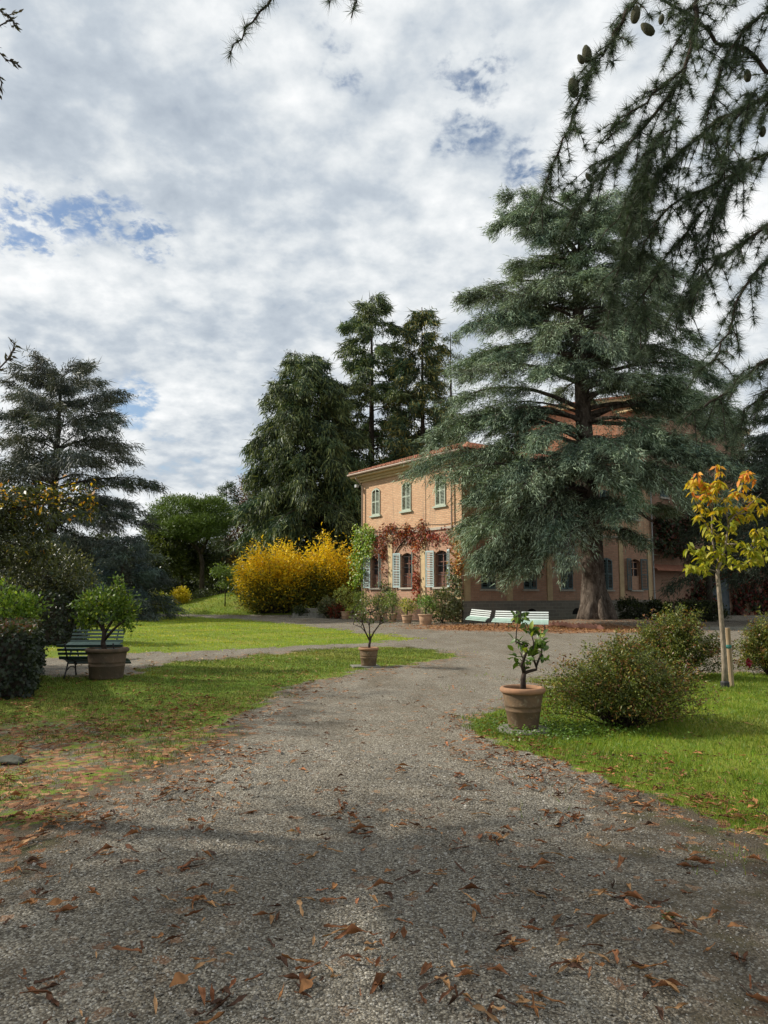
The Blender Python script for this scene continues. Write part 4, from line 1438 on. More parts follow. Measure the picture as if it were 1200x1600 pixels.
def strand_shrub(label, base, rx, ry, h, n_str, per, pal, colf, group):
    """arching stems that carry small leaves, denser towards their tips"""
    root = thing('yellow_shrub', label, 'shrub', base, group=group)
    g = Geo()
    PP, DD = [], []
    for i in range(n_str):
        a = rng.uniform(0, 2 * math.pi)
        rr = math.sqrt(rng.uniform(0, 1))
        ex, ey = math.cos(a) * rx * rr, math.sin(a) * ry * rr
        top = h * (1 - 0.38 * rr ** 2.2) * rng.uniform(0.62, 1.03) * (1 + 0.12 * math.sin(a * 3 + base[0]))
        if rng.uniform() < 0.35:
            top *= rng.uniform(0.25, 0.8)
        p0 = np.array([ex * 0.35, ey * 0.35, 0.0])
        p1 = np.array([ex * 0.75, ey * 0.75, top * 0.75])
        p2 = np.array([ex * 1.0, ey * 1.0, top])
        tt = np.linspace(0.25, 1, per) + rng.uniform(-0.02, 0.02, per)
        P = ((1 - tt) ** 2)[:, None] * p0 + (2 * tt * (1 - tt))[:, None] * p1 + (tt ** 2)[:, None] * p2
        PP.append(P + jitter(per) * 0.24)
        d = unit(np.array([ex * 0.55, ey * 0.55, 0.5 * (top / h)])[None, :] + jitter(per) * 0.95)
        DD.append(d)
        if i % 5 == 0:
            g.tube([p0, (p0 + p1) / 2 * [1, 1, 1], p1, p2], [0.03, 0.025, 0.015, 0.006], 3, caps=False)
    P, D = np.concatenate(PP), np.concatenate(DD)
    C = pick(pal, len(P), None, 0.25)
    C = colf(P, C)
    V, F, Cc = blades(P, D, jitter(len(P)), 0.26 * rng.uniform(0.6, 1.3, len(P)), 0.085, C, 0.1)
    o = obj('foliage', np_mesh('foliage', V, F, Cc, M_autumn), root)
    o['kind'] = 'stuff'
    g.build('stem', M_bark_far, root)
    return root


SH_GREEN = [(0.11, 0.13, 0.018), (0.17, 0.165, 0.02), (0.07, 0.085, 0.015), (0.30, 0.23, 0.02)]
ys_ = 55.0
q = at(428, 957, ys_)
strand_shrub('broad golden yellow shrub beside the grassy mound', gpt(q.x, ys_), 3.0, 2.3, at(428, 848, ys_).z - float(gz(q.x, ys_)), 760, 30, SH_GREEN, yellow_col(2.0, 2.2, 0), 'golden yellow shrubs left of the villa')
q = at(512, 957, ys_ + 0.4)
strand_shrub('taller golden yellow shrub touching the villa corner', gpt(q.x, ys_ + .4), 2.5, 2.0, at(512, 840, ys_).z - float(gz(q.x, ys_)), 640, 30, SH_GREEN, yellow_col(2.8, 2.2, 0), 'golden yellow shrubs left of the villa')

# stone steps
s_y = 53.5
q = at(487, 962, s_y)
steps = thing('stone_steps', 'four low stone steps beside the yellow shrub', 'steps', (q.x, 51.2, 0), 0.12)
for i in range(4):
    g = Geo()
    g.box((0, i * 0.42 + 0.5, 0.085 + i * 0.17), (2.3 - i * 0.12, 1.0, 0.168))
    g.build('step', M_stone, steps)
for (px, py, Y, r_, h, pal, lb_) in [(512, 960, 51.0, 0.55, 1.3, DULL, 'round grey green bush right of the stone steps'), (527, 962, 50.5, 0.4, 0.9, [(0.25, 0.05, 0.03), (0.14, 0.05, 0.03), (0.07, 0.07, 0.03)], 'small red leafed bush right of the stone steps'),
                                     (470, 960, 52.0, 0.45, 0.6, WOOD, 'low dark green bush left of the stone steps'), (690, 970, 43.0, 1.0, 1.9, DULL, 'tall leafy green shrub between the biggest pot and villa corner'),
                                     (985, 966, 46.5, 0.8, 1.3, WOOD, 'rounded dark bush below the boarded window'), (1020, 964, 48, 0.8, 1.2, WOOD, 'dark bush at the foot of the grey drainpipe'),
                                     (1070, 962, 48, 1.5, 1.2, WOOD, 'wide dark bush before the porch door'), (1100, 962, 46, 1.3, 1.1, WOOD, 'dark clipped bush left of the young tree trunk')]:
    q = at(px, py, Y)
    bs = gpt(q.x, Y)
    broadleaf('bush', lb_, 'bush', bs, [((0, 0, h * 0.5), (r_, r_, h * 0.5))], int(90 * max(r_, .6)), 26, 0.14, 0.17, 0.09, pal, n_br=10, br_r=0.02, crown='foliage', wood='stem')


# ------------------------------------------------------------------ potted plants
def pot_profile(rt, rb, h):
    th = 0.035
    return [(0.0, 0.0), (rb, 0.0), (rb * 1.03, h * 0.05), (rb + (rt * 0.90 - rb) * 0.42, h * 0.40), (rb + (rt * 0.90 - rb) * 0.43 + 0.008, h * 0.42), (rb + (rt * 0.9 - rb) * 0.46 + 0.008, h * 0.445), (rb + (rt * 0.9 - rb) * 0.47, h * 0.46),
            (rb + (rt * 0.90 - rb) * 0.56, h * 0.54), (rb + (rt * 0.9 - rb) * 0.57 + 0.008, h * 0.555), (rb + (rt * 0.9 - rb) * 0.6, h * 0.58), (rt * 0.90, h * 0.9), (rt * 0.90, h * 0.96), (rt * 0.82, h * 0.96), (rt * 0.78, h * 0.8)]


def make_pot(root, rt, rb, h, mat=None, rim=None):
    g = Geo()
    g.lathe(pot_profile(rt, rb, h), 36)
    pot = g.build('pot', mat or M_terra, root, smooth=True)
    g = Geo()
    rr = h * 0.05 + 0.008
    prof = [(rt - rr + rr * math.cos(a), h - rr + rr * 1.15 * math.sin(a)) for a in np.linspace(-math.pi, math.pi, 13)]
    g.lathe(prof, 36)
    g.build('rim', rim or M_rim, pot, smooth=True)
    g = Geo()
    g.lathe([(rt * 0.84, h * 0.90), (rt * 0.5, h * 0.915), (0.001, h * 0.93)], 24)
    g.build('soil', M_soil, root, smooth=True)


LEMON = [(0.060, 0.105, 0.016), (0.085, 0.135, 0.020), (0.045, 0.08, 0.014), (0.15, 0.19, 0.03)]


def branch_plant(root, z0, stems, twigs, leafL, pal, per_tw, single=None, r0=0.03, wts=None, leaf_r=0.1, name='foliage', mat=None):
    """woody stems (lists of points) with leaf twigs at given tips; single = make each leaf its own object up to that number"""
    g = Geo()
    for pts, rad_ in stems:
        g.tube(pts, rad_, 7, caps=True)
    g.build('trunk', M_twig, root, smooth=True)
    P, D = [], []
    for (tip, base_) in twigs:
        tip, base_ = np.array(tip), np.array(base_)
        n = per_tw
        t = rng.uniform(0.2, 1.05, n)[:, None]
        P.append(base_ + (tip - base_) * t + jitter(n) * leaf_r * 0.4)
        D.append(unit((tip - base_)[None, :] * 0.9 / max(np.linalg.norm(tip - base_), .01) + jitter(n) * 0.75 + np.array([0, 0, 0.15])))
    P, D = np.concatenate(P), np.concatenate(D)
    return P, D


def leaf_mesh(nm, L, W, col, curl=0.25, fold=0.22, seg=4):
    """a single leaf with midrib fold, pointing along +y from its stalk; 4*seg triangles"""
    vs, fs, cs = [], [], []
    for i in range(seg + 1):
        t = i / seg
        wv = W * 0.5 * (math.sin(math.pi * min(1, t * 0.93 + 0.05)) ** 0.75 if 0 < i < seg else 0.06)
        y = L * t
        z = -curl * L * t * t
        vs += [(-wv, y, z + wv * fold * 2), (0, y, z), (wv, y, z + wv * fold * 2)]
        jit = random.uniform(0.85, 1.15)
        cs += [tuple(c * jit for c in col)] * 3
    for i in range(seg):
        b_ = i * 3
        fs += [(b_, b_ + 1, b_ + 4, b_ + 3), (b_ + 1, b_ + 2, b_ + 5, b_ + 4)]
    return np.array(vs), np.array(fs), np.array(cs)


def leaf_objects(meshes, P, D, parent, scale=(0.75, 1.2), up=(0, 0, 1), name='leaf', upj=0.5):
    for i in range(len(P)):
        o = obj(name, random.choice(meshes), parent)
        d = Vector(D[i]).normalized()
        u = Vector(up) + Vector(rng.normal(size=3)) * upj
        s = d.cross(u).normalized()
        n = s.cross(d)
        k_ = random.uniform(*scale)
        o.matrix_local = Matrix(((s.x * k_, d.x * k_, n.x * k_, P[i][0]), (s.y * k_, d.y * k_, n.y * k_, P[i][1]), (s.z * k_, d.z * k_, n.z * k_, P[i][2]), (0, 0, 0, 1)))


# right foreground pot with the leafy lemon
pr = gp(818, 1143)
slab_o = thing('stone_slab', 'round grey stone slab under the nearest flowerpot', 'slab', (pr.x, pr.y, pr.z))
g = Geo()
g.lathe([(0.0, -0.05), (0.31, -0.05), (0.315, 0.02), (0.30, 0.045), (0.0, 0.047)], 26)
g.build('slab', M_stone, slab_o, smooth=False)
k_px = pr.y / FPX
root = thing('potted_lemon', 'nearest terracotta flowerpot on the right with leafy lemon sapling', 'potted plant', (pr.x, pr.y, pr.z + 0.048))
make_pot(root, 0.272, 0.172, 0.47, M_terra, M_rim)


def LP(px, py, dy=0.0):
    q = at(px, py, pr.y + dy)
    return (q.x - root.location.x, q.y - root.location.y, q.z - root.location.z)


s_main = [LP(818, 1078), LP(817, 1062), LP(819, 1048)]
st = [([LP(818, 1085), LP(817, 1062), LP(819, 1050)], [0.036, 0.034, 0.026]),
      ([LP(819, 1052), LP(815, 1040, -.05), LP(822, 1020, -.1), LP(822, 1010, -.1), LP(816, 1007, -.1), LP(806, 1003, -.08), LP(807, 985, -.05), LP(809, 972, -.05)], [0.024, 0.02, 0.016, 0.013, 0.011, 0.010, 0.007, 0.004]),
      ([LP(819, 1052), LP(826, 1049, .02), LP(838, 1046, .03), LP(838, 1040, .03), LP(846, 1020, .05), LP(848, 1005, .06)], [0.022, 0.02, 0.017, 0.015, 0.011, 0.006]),
      ([LP(838, 1042, .03), LP(832, 1025, -.06), LP(834, 1005, -.1), LP(829, 985, -.1)], [0.014, 0.012, 0.009, 0.004]),
      ([LP(820, 1050), LP(818, 1030, .1), LP(812, 1018, .12)], [0.015, 0.011, 0.005])]
tw = [(LP(809, 966), LP(807, 982)), (LP(815, 968), LP(808, 978)), (LP(826, 978, -.1), LP(830, 995, -.1)), (LP(835, 985, -.1), LP(832, 1002, -.1)), (LP(846, 995, .06), LP(848, 1010, .06)), (LP(852, 1002, .08), LP(846, 1015, .05)),
      (LP(846, 1012), LP(840, 1025)), (LP(803, 1025, .1), LP(814, 1030, .1)), (LP(812, 1010, .1), LP(818, 1028, .1)), (LP(824, 1030, -.1), LP(822, 1040)), (LP(833, 1022, -.08), LP(832, 1036)), (LP(852, 1030, .05), LP(846, 1040)),
      (LP(826, 1012, -.12), LP(823, 1022, -.1)), (LP(838, 1010), LP(836, 1020)), (LP(813, 1040, .1), LP(819, 1046)), (LP(813, 1000, -.05), LP(807, 1004, -.05))]
P, D = branch_plant(root, 0, st, tw, 0.1, LEMON, 9, leaf_r=0.07)
lm = []
for col in ((0.050, 0.095, 0.016), (0.065, 0.125, 0.02), (0.10, 0.16, 0.025), (0.20, 0.26, 0.035)):
    for L, W in ((0.115, 0.055), (0.09, 0.046)):
        v, f, c = leaf_mesh('leaf', L, W, col, 0.25, 0.2)
        lm.append(np_mesh('leaf', v, f, c, M_leaf, True))
leaf_objects(lm[:6] + lm[:4] + lm, P, D, root)


def lemon_tree(label, p, rt, rb, h, potmat, top, spread, n_cl, per, leaf, pal, stems, wts=None, blobs=None, group=None, n_br=18, slab_=True, name='potted_lemon'):
    root = thing(name, label, 'potted plant', p, group=group)
    make_pot(root, rt, rb, h, potmat, potmat if potmat in (M_terra_old, M_terra_light) else None)
    V, F, C, cc = cluster_crown(blobs, n_cl, per, leaf * 0.9, leaf, leaf * 0.5, pal, wts=wts, shell=0.3, up=0.3)
    g = Geo()
    for pts, rad_ in stems:
        g.tube(pts, rad_, 6)
    ends = [Vector(s[0][-1]) for s in stems] + [Vector(s[0][len(s[0]) // 2]) for s in stems]
    for i in rng.choice(len(cc), min(n_br, len(cc)), replace=False):
        e = Vector(cc[i])
        s0 = min(ends, key=lambda q_: (q_ - e).length)
        mid = s0.lerp(e, .5) + Vector((0, 0, 0.02))
        g.tube([s0, mid, e], [0.012, 0.008, 0.004], 4, caps=False)
    g.build('trunk', M_twig, root, smooth=True)
    o = obj('foliage', np_mesh('foliage', V, F, C, M_leaf), root)
    o['kind'] = 'stuff'
    return root


# left pot with round lemon tree
pl = gp(166, 1060)


def QL(px, py, dy=0.0):
    q = at(px, py, pl.y + dy)
    return (q.x - pl.x, q.y - pl.y, q.z - pl.z)


lemon_tree('wide weathered flowerpot with bushy lemon tree before the benches', pl, 0.405, 0.30, 0.575, M_terra_old, 0, 0, 190, 14, 0.088, [(0.095, 0.165, 0.02), (0.14, 0.22, 0.025), (0.065, 0.12, 0.018), (0.26, 0.31, 0.04)],
           [([QL(164, 1018), QL(161, 1005), QL(163, 990), QL(160, 975)], [0.055, 0.05, 0.042, 0.03]), ([QL(163, 990), QL(172, 975), QL(180, 965, .1), QL(192, 955, .1)], [0.035, 0.028, 0.02, 0.01]),
            ([QL(163, 1000), QL(176, 985, -.1), QL(187, 975, -.15), QL(197, 968, -.15)], [0.03, 0.025, 0.018, 0.01]), ([QL(161, 985), QL(150, 968), QL(140, 958)], [0.03, 0.02, 0.01]), ([QL(161, 980), QL(164, 950), QL(178, 918)], [0.025, 0.016, 0.008])],
           blobs=[(QL(164, 945), (0.50, 0.42, 0.30)), (QL(180, 932), (0.26, 0.26, 0.24)), (QL(146, 950), (0.32, 0.3, 0.24)), (QL(193, 953), (0.27, 0.25, 0.22)), (QL(184, 914), (0.08, 0.08, 0.14)), (QL(197, 972), (0.12, 0.12, 0.12), 0.05), (QL(137, 972), (0.12, 0.1, 0.12), 0.06)],
           wts=[3, 4, 3, 1.6], n_br=40)
# middle pot with open branching shrub
pm = gp(576, 1042)


def QM(px, py, dy=0.0):
    q = at(px, py, pm.y + dy)
    return (q.x - pm.x, q.y - pm.y, q.z - pm.z)


sl_m = thing('stone_slab', 'flat grey stone slab under the middle flowerpot', 'slab', (pm.x - 0.08, pm.y, pm.z - 0.01))
g = Geo()
g.box((0, 0, 0.012), (0.62, 0.5, 0.06), Matrix.Rotation(0.2, 3, 'Z'))
g.build('slab', M_stone, sl_m)
lemon_tree('dark terracotta flowerpot with open branching shrub in mid drive', (pm.x, pm.y, pm.z + 0.032), 0.235, 0.165, 0.40, M_terra, 0, 0, 56, 9, 0.075, [(0.06, 0.09, 0.025), (0.09, 0.12, 0.03), (0.16, 0.18, 0.045), (0.05, 0.07, 0.02)],
           [([QM(577, 1018), QM(577, 1010), QM(579, 1000)], [0.032, 0.03, 0.024]), ([QM(578, 1004), QM(571, 990), QM(566, 975), QM(555, 968), QM(548, 960)], [0.022, 0.017, 0.014, 0.01, 0.005]),
            ([QM(578, 1002), QM(584, 990), QM(593, 978), QM(601, 974), QM(611, 970)], [0.022, 0.018, 0.014, 0.01, 0.005]), ([QM(578, 1000), QM(577, 980, .1), QM(580, 960, .1)], [0.018, 0.013, 0.006]),
            ([QM(571, 990), QM(564, 982, -.1), QM(552, 978, -.12)], [0.012, 0.009, 0.004]), ([QM(593, 978), QM(595, 966, -.1), QM(590, 955, -.1)], [0.012, 0.009, 0.004])],
           blobs=[(QM(580, 952), (0.42, 0.35, 0.2)), (QM(556, 962), (0.2, 0.2, 0.14)), (QM(604, 962), (0.2, 0.2, 0.14)), (QM(580, 968), (0.3, 0.25, 0.12))], n_br=46)

# row of pots by the villa
ROW = [  # px centre, bottom py, rim half width px, height px, plant top py, plant half width, palette, label
    (539.5, 967, 7.5, 11, 915, 19, [(0.17, 0.20, 0.05), (0.22, 0.24, 0.07), (0.11, 0.14, 0.035)], 'leftmost pot of the villa row with pale green bush'),
    (565, 968.5, 9, 13, 924, 15, [(0.10, 0.15, 0.03), (0.16, 0.19, 0.045), (0.07, 0.10, 0.025)], 'second villa row pot, partly behind the branching shrub'),
    (592, 969.5, 10, 12, 926, 15, [(0.12, 0.15, 0.04), (0.20, 0.20, 0.07), (0.08, 0.10, 0.03)], 'third villa row pot, with its plant hiding the rim'),
    (612.5, 972, 8.5, 12.5, 922, 14, [(0.07, 0.10, 0.025), (0.10, 0.14, 0.035), (0.05, 0.07, 0.02)], 'villa row pot with dark green plant below the pilaster'),
    (636, 974, 9, 12.5, 935, 14, [(0.11, 0.14, 0.03), (0.22, 0.20, 0.05), (0.08, 0.10, 0.025)], 'small villa row pot with sparse yellow green plant'),
    (665, 976, 12, 15.5, 930, 17, [(0.055, 0.10, 0.02), (0.08, 0.14, 0.03), (0.045, 0.075, 0.018)], 'largest villa row pot with dense dark green citrus')]
for (px, py, hw, hh, top, pw, pal, lb_) in ROW:
    p = gp(px, py)
    k_px = p.y / FPX
    h = hh * k_px * 1.03
    rt = hw * k_px
    zt = at(px, top, p.y).z - p.z
    w_ = pw * k_px
    lemon_tree(lb_, p, rt, rt * 0.70, h, M_terra_light, 0, 0, 70, 13, 0.11, [tuple(2.5 * c for c in q_) for q_ in pal], [([(0, 0, h * 0.85), (0.02, 0, h + (zt - h) * 0.3)], [0.035, 0.025]), ([(0.02, 0, h + (zt - h) * 0.25), (w_ * 0.5, 0, h + (zt - h) * 0.6)], [0.02, 0.01]), ([(0.02, 0, h + (zt - h) * 0.25), (-w_ * 0.5, 0, h + (zt - h) * 0.6)], [0.02, 0.01])],
               blobs=[((0, 0, h + (zt - h) * 0.58), (w_ * 0.95, w_ * 0.8, (zt - h) * 0.42)), ((w_ * 0.3, 0, h + (zt - h) * 0.35), (w_ * 0.6, w_ * 0.5, (zt - h) * 0.28)), ((-w_ * 0.3, 0, h + (zt - h) * 0.75), (w_ * 0.5, w_ * 0.5, (zt - h) * 0.25))], group='flowerpots along the villa wall', n_br=14)


# ------------------------------------------------------------------ benches
def bench(label, loc, rz, length, slat_mats, group, back_n=4, seat_n=6):
    """slatted park bench; local +x along it, faces -y"""
    root = thing('garden_bench', label, 'bench', loc, rz, group)
    sw, st_ = 0.062, 0.022
    for i in range(seat_n):
        t = i / (seat_n - 1)
        y = -0.28 + 0.46 * t
        z = 0.31 + 0.15 * math.sin(t * math.pi / 2) ** 0.8
        g = Geo()
        g.box((0, 0, 0), (length, sw, st_), Matrix.Rotation(R(42 * (1 - t) ** 1.2 + 3), 3, 'X'))
        o = g.build('slat', slat_mats[1], root)
        o.location = (0, y, z)
    for i in range(back_n):
        t = i / (back_n - 1)
        y = 0.235 + 0.16 * t
        z = 0.50 + 0.30 * t
        g = Geo()
        g.box((0, 0, 0), (length, st_, sw), Matrix.Rotation(R(-24), 3, 'X'))
        o = g.build('slat', slat_mats[0], root)
        o.location = (0, y - 0.01, z)
    for sx in (-1, 1):
        x = sx * (length / 2 - 0.17)
        g = Geo()
        g.tube([(x, 0.43, 0.86), (x, 0.36, 0.70), (x, 0.25, 0.48), (x, 0.17, 0.435), (x, -0.03, 0.41), (x, -0.20, 0.345), (x, -0.29, 0.275)], 0.018, 6)
        g.tube([(x, 0.20, 0.38), (x, 0.26, 0.24), (x, 0.33, 0.10), (x, 0.38, 0.0)], [0.018, 0.016, 0.016, 0.02], 6)
        g.tube([(x, -0.17, 0.355), (x, -0.22, 0.26), (x, -0.26, 0.10), (x, -0.30, 0.0)], [0.018, 0.016, 0.016, 0.02], 6)
        g.tube([(x, 0.29, 0.17), (x, 0.14, 0.24), (x, 0.02, 0.26), (x, -0.12, 0.24), (x, -0.245, 0.17)], 0.012, 6)
        g.build('leg', M_iron, root, smooth=True)
    return root


def bench_at(label, px, py, rz, length, mats, group, back_n=4, seat_n=6):
    return bench(label, gp(px, py), rz, length, mats, group, back_n, seat_n)


WM = (M_slat_white, M_slat_pale)
bench_at('white slatted bench nearest the villa corner, left of three', 746, 978, R(-33), 1.16, WM, 'white benches in a row by the villa').rotation_euler[1] = R(4)
bench_at('white slatted bench in the middle of the row of three', 786.5, 981.5, R(-27), 1.02, WM, 'white benches in a row by the villa').rotation_euler[1] = R(1)
bench_at('white slatted bench beside the brick edging, right of three', 836, 985.5, R(-14), 1.20, WM, 'white benches in a row by the villa')
GM = (M_slat_green, M_slat_green)
q = gp(158, 1052)
bench('dark green bench seen from behind, half hidden by the wide flowerpot', gpt(q.x + 0.13, 14.85), R(180 + 4), 1.25, GM, 'green benches facing across the path').scale = (1, 1, 0.78)
q = at(147, 1000, 19.0)
bench('dark green bench facing us on the far side of the path', gpt(q.x, 19.0), R(4), 1.32, GM, 'green benches facing across the path').scale = (1, 1, 0.86)

# ------------------------------------------------------------------ brick edging of the tree bed
ed = thing('brick_edging', 'row of slanted pink bricks edging the bed of the big cedar', 'edging', (0, 0, 0))
e0, e1 = gp(846, 974), gp(936, 985)
nbk = 15
for i in range(nbk):
    t = i / (nbk - 1)
    px, py = 846 + 92 * t, 974.5 + 9.5 * t ** 1.1
    p = gp(px, py)
    me = Geo().box((0, 0, 0), (0.27, 0.13, 0.24), None).mesh('brick', M_brick_edge) if i == 0 else me
    o = obj('brick', me, ed)
    o.location = (p.x, p.y, p.z + 0.07)
    o.rotation_euler = (random.uniform(-0.1, 0.1), R(38) + random.uniform(-0.1, 0.1), R(-35) + random.uniform(-0.12, 0.12))

# low kerb and dark bench-like shapes at the right, across the side path
kc = gp(1150, 984)
kerb = thing('stone_kerb', 'pale stone kerb across the side path at right', 'kerb', (kc.x, kc.y, 0), 0.02)
g = Geo()
g.box((0.8, 0, 0.06), (6.5, 0.22, 0.16))
g.build('kerbstone', M_stone, kerb)

# flat stone at the left edge of the leafy ground
ps = gp(10, 1192)
rock = thing('flat_stone', 'flat grey stone lying among fallen leaves at the left edge', 'stone', ps)
bm = bmesh.new()
bmesh.ops.create_icosphere(bm, subdivisions=3, radius=0.5)
for v in bm.verts:
    nn = 1 + 0.12 * math.sin(v.co.x * 9 + v.co.y * 5) + 0.08 * math.sin(v.co.y * 13 + v.co.z * 7)
    v.co = Vector((v.co.x * 0.56 * nn, v.co.y * 0.4 * nn, max(v.co.z, -0.2) * 0.16 * nn))
me = bpy.data.meshes.new('stone')
bm.to_mesh(me)
bm.free()
me.materials.append(M_stone_dark)
o = obj('stone', me, rock)
o.scale = (0.7, 0.6, 0.55)
o.location = (0, 0, 0.02)

# ------------------------------------------------------------------ hedges and shrubs at the left
IVY = [(0.022, 0.034, 0.018), (0.034, 0.050, 0.026), (0.016, 0.024, 0.014), (0.05, 0.062, 0.035)]


def box_hedge(label, corners, h, n, leaf, pal, wts=None, topcol=None, group=None, bulge=0.12, core=True):
    """clipped hedge: leaves over the faces of a prism with a dark twiggy core; corners = ground quad"""
    c0 = sum((Vector((c[0], c[1], 0)) for c in corners), Vector()) / len(corners)
    root = thing('hedge', label, 'hedge', (c0.x, c0.y, float(gz(c0.x, c0.y))), group=group)
    cs = [np.array([c[0] - c0.x, c[1] - c0.y]) for c in corners]
    PP, NN, CC = [], [], []
    m_ = len(cs)
    per = [np.linalg.norm(cs[(i + 1) % m_] - cs[i]) * h for i in range(m_)]
    area = sum(per)
    top_area = abs(sum(cs[i][0] * cs[(i + 1) % m_][1] - cs[(i + 1) % m_][0] * cs[i][1] for i in range(m_))) / 2
    for i in range(m_):
        a, b_ = cs[i], cs[(i + 1) % m_]
        k_ = int(n * per[i] / (area + top_area))
        t = rng.uniform(-0.01, 1.01, k_)
        z = rng.uniform(0.0, h, k_)
        e_ = unit((b_ - a)[None, :])[0]
        nr = np.array([e_[1], -e_[0]])
        if nr @ ((a + b_) / 2) < 0:
            nr = -nr
        d = rng.normal(0, 0.045, k_) - 0.05 * (z < 0.15)
        d += bulge * 0.4 * np.sin(t * 9 + z * 5)
        rndc = 0.10 * np.clip((z - (h - 0.15)) / 0.15, 0, 1) ** 2
        xy = a + (b_ - a) * t[:, None] + nr * (d - rndc)[:, None]
        PP.append(np.column_stack([xy, z]))
        NN.append(np.tile(np.array([nr[0], nr[1], 0.25]), (k_, 1)))
        CC.append(pick(pal, k_, wts, 0.3))
    k_ = int(n * top_area / (area + top_area))
    if m_ == 4:
        u, v = rng.uniform(0, 1, (2, k_, 1))
        xy = (1 - u) * (1 - v) * cs[0] + u * (1 - v) * cs[1] + u * v * cs[2] + (1 - u) * v * cs[3]
        PP.append(np.column_stack([xy, h + rng.normal(0, 0.04, k_) + 0.02 * np.sin(xy[:, 0] * 5)]))
        NN.append(np.tile(np.array([0, 0, 1.0]), (k_, 1)))
        CC.append(pick(topcol or pal, k_, None, 0.3))
    P, N, C = np.concatenate(PP), np.concatenate(NN), np.concatenate(CC)
    D = jitter(len(P)) * 0.8 + N * 0.35 + np.array([0, 0, -0.1])
    V, F, Cc = blades(P, D, N + jitter(len(P)) * 0.45, leaf * rng.uniform(0.6, 1.3, len(P)), leaf * 0.72, C, 0.15)
    o = obj('foliage', np_mesh('foliage', V, F, Cc, M_leaf), root)
    o['kind'] = 'stuff'
    g = Geo()
    inner = [c * 0.93 for c in cs]
    vs = [(c[0], c[1], 0.02) for c in inner] + [(c[0], c[1], h - 0.09) for c in inner]
    g.add(vs, [tuple(range(m_))[::-1], tuple(range(m_, 2 * m_))] + [(i, (i + 1) % m_, (i + 1) % m_ + m_, i + m_) for i in range(m_)])
    g.build('branches', M_bark_far, root)
    return root


a_, b__ = gp(44, 1092), gp(59, 1050)
h1 = [(a_.x, a_.y), (b__.x, b__.y), (b__.x - 3.2, b__.y + 0.6), (a_.x - 3.2, a_.y - 0.3)]
box_hedge('near dark ivy leaved clipped hedge at the left edge', h1, 1.02, 17000, 0.085, IVY, topcol=[(0.06, 0.07, 0.03), (0.16, 0.075, 0.04), (0.04, 0.055, 0.025), (0.08, 0.10, 0.03)])
a_ = gp(90, 1009)
h2 = [(a_.x, a_.y), (a_.x - 0.3, a_.y + 3), (a_.x - 4.0, a_.y + 3), (a_.x - 4.0, a_.y)]
box_hedge('taller dark clipped hedge further back at the left', h2, 1.62, 9000, 0.11, IVY)
lq = at(18, 1000, 15.6)
broadleaf('shrub', 'bright green leafy shrub rising behind the near hedge', 'shrub', gpt(lq.x, 15.6), [
    ((at(20, 950, 15.6) - Vector((lq.x, 15.6, 0))), (0.55, 0.45, 0.28)), ((at(48, 938, 15.6) - Vector((lq.x, 15.6, 0))), (0.14, 0.14, 0.24)), ((at(6, 930, 15.6) - Vector((lq.x, 15.6, 0))), (0.16, 0.14, 0.3)), ((at(10, 970, 15.6) - Vector((lq.x, 15.6, 0))), (0.6, 0.5, 0.4))],
    130, 16, 0.09, 0.10, 0.055, [(0.15, 0.26, 0.025), (0.22, 0.34, 0.04), (0.09, 0.16, 0.02), (0.30, 0.40, 0.05)], n_br=20, br_r=0.015, crown='foliage', wood='stem', up=0.6)
# dark broadleaf tree with some yellow leaves reaching in from the left
ty = 17.0
q = at(-120, 1000, ty)
tbz = gpt(q.x, ty)


def T(px, py, dy=0.0):
    return at(px, py, ty + dy) - tbz


MAG = [(0.040, 0.052, 0.016), (0.058, 0.070, 0.020), (0.030, 0.038, 0.014), (0.085, 0.095, 0.028), (0.45, 0.27, 0.02)]


def mag_col(P, C):
    px_out = (P[:, 2] > T(0, 800).z) | (P[:, 0] > T(110, 800).x)
    yel = (rng.uniform(0, 1, len(P)) < np.where(px_out, 0.16, 0.02))
    return np.where(yel[:, None], pick([(0.52, 0.32, 0.02), (0.55, 0.38, 0.03), (0.45, 0.2, 0.02)], len(P)), C)


broadleaf('broadleaf_tree', 'dark leafy tree with scattered yellow leaves entering at left edge', 'tree', tbz, [
    (T(10, 800), (0.85, 0.8, 0.55)), (T(60, 790), (0.75, 0.6, 0.42)), (T(110, 775), (0.5, 0.4, 0.26)), (T(148, 770), (0.30, 0.25, 0.14)), (T(20, 850), (0.9, 0.7, 0.45)), (T(-60, 820), (1.3, 1.0, 1.0)), (T(135, 800), (0.2, 0.2, 0.12), 0.1), (T(40, 880), (0.5, 0.5, 0.2))],
    330, 16, 0.13, 0.13, 0.07, MAG, wts=[3, 3, 2, 1, 0.0], colorfn=mag_col, trunk=[([(0, 0, 0), (0.1, 0, 1.6), T(-70, 830)], [0.14, 0.12, 0.08])], n_br=50, br_r=0.025, droop=0.25, up=0.1)
q = at(45, 1000, 24)
broadleaf('broadleaf_tree', 'grey green small leaved tree behind the tall clipped hedge', 'tree', gpt(q.x, 25), [
    ((0.1, 0, at(50, 890, 25).z), (1.3, 1.0, 0.85)), ((-1.3, 0, at(0, 900, 25).z), (1.0, 0.9, 0.8)), ((1.0, 0, at(95, 905, 25).z), (0.7, 0.7, 0.5)), ((0.0, 0, at(50, 925, 25).z), (1.6, 0.9, 0.4))],
    260, 26, 0.2, 0.14, 0.06, [(0.055, 0.068, 0.032), (0.075, 0.09, 0.042), (0.04, 0.05, 0.024), (0.13, 0.13, 0.05)], trunk=[([(0, 0, 0), (0.1, 0, 1.2), (0.4, 0, 2.0)], [0.1, 0.09, 0.06])], n_br=30, br_r=0.025)
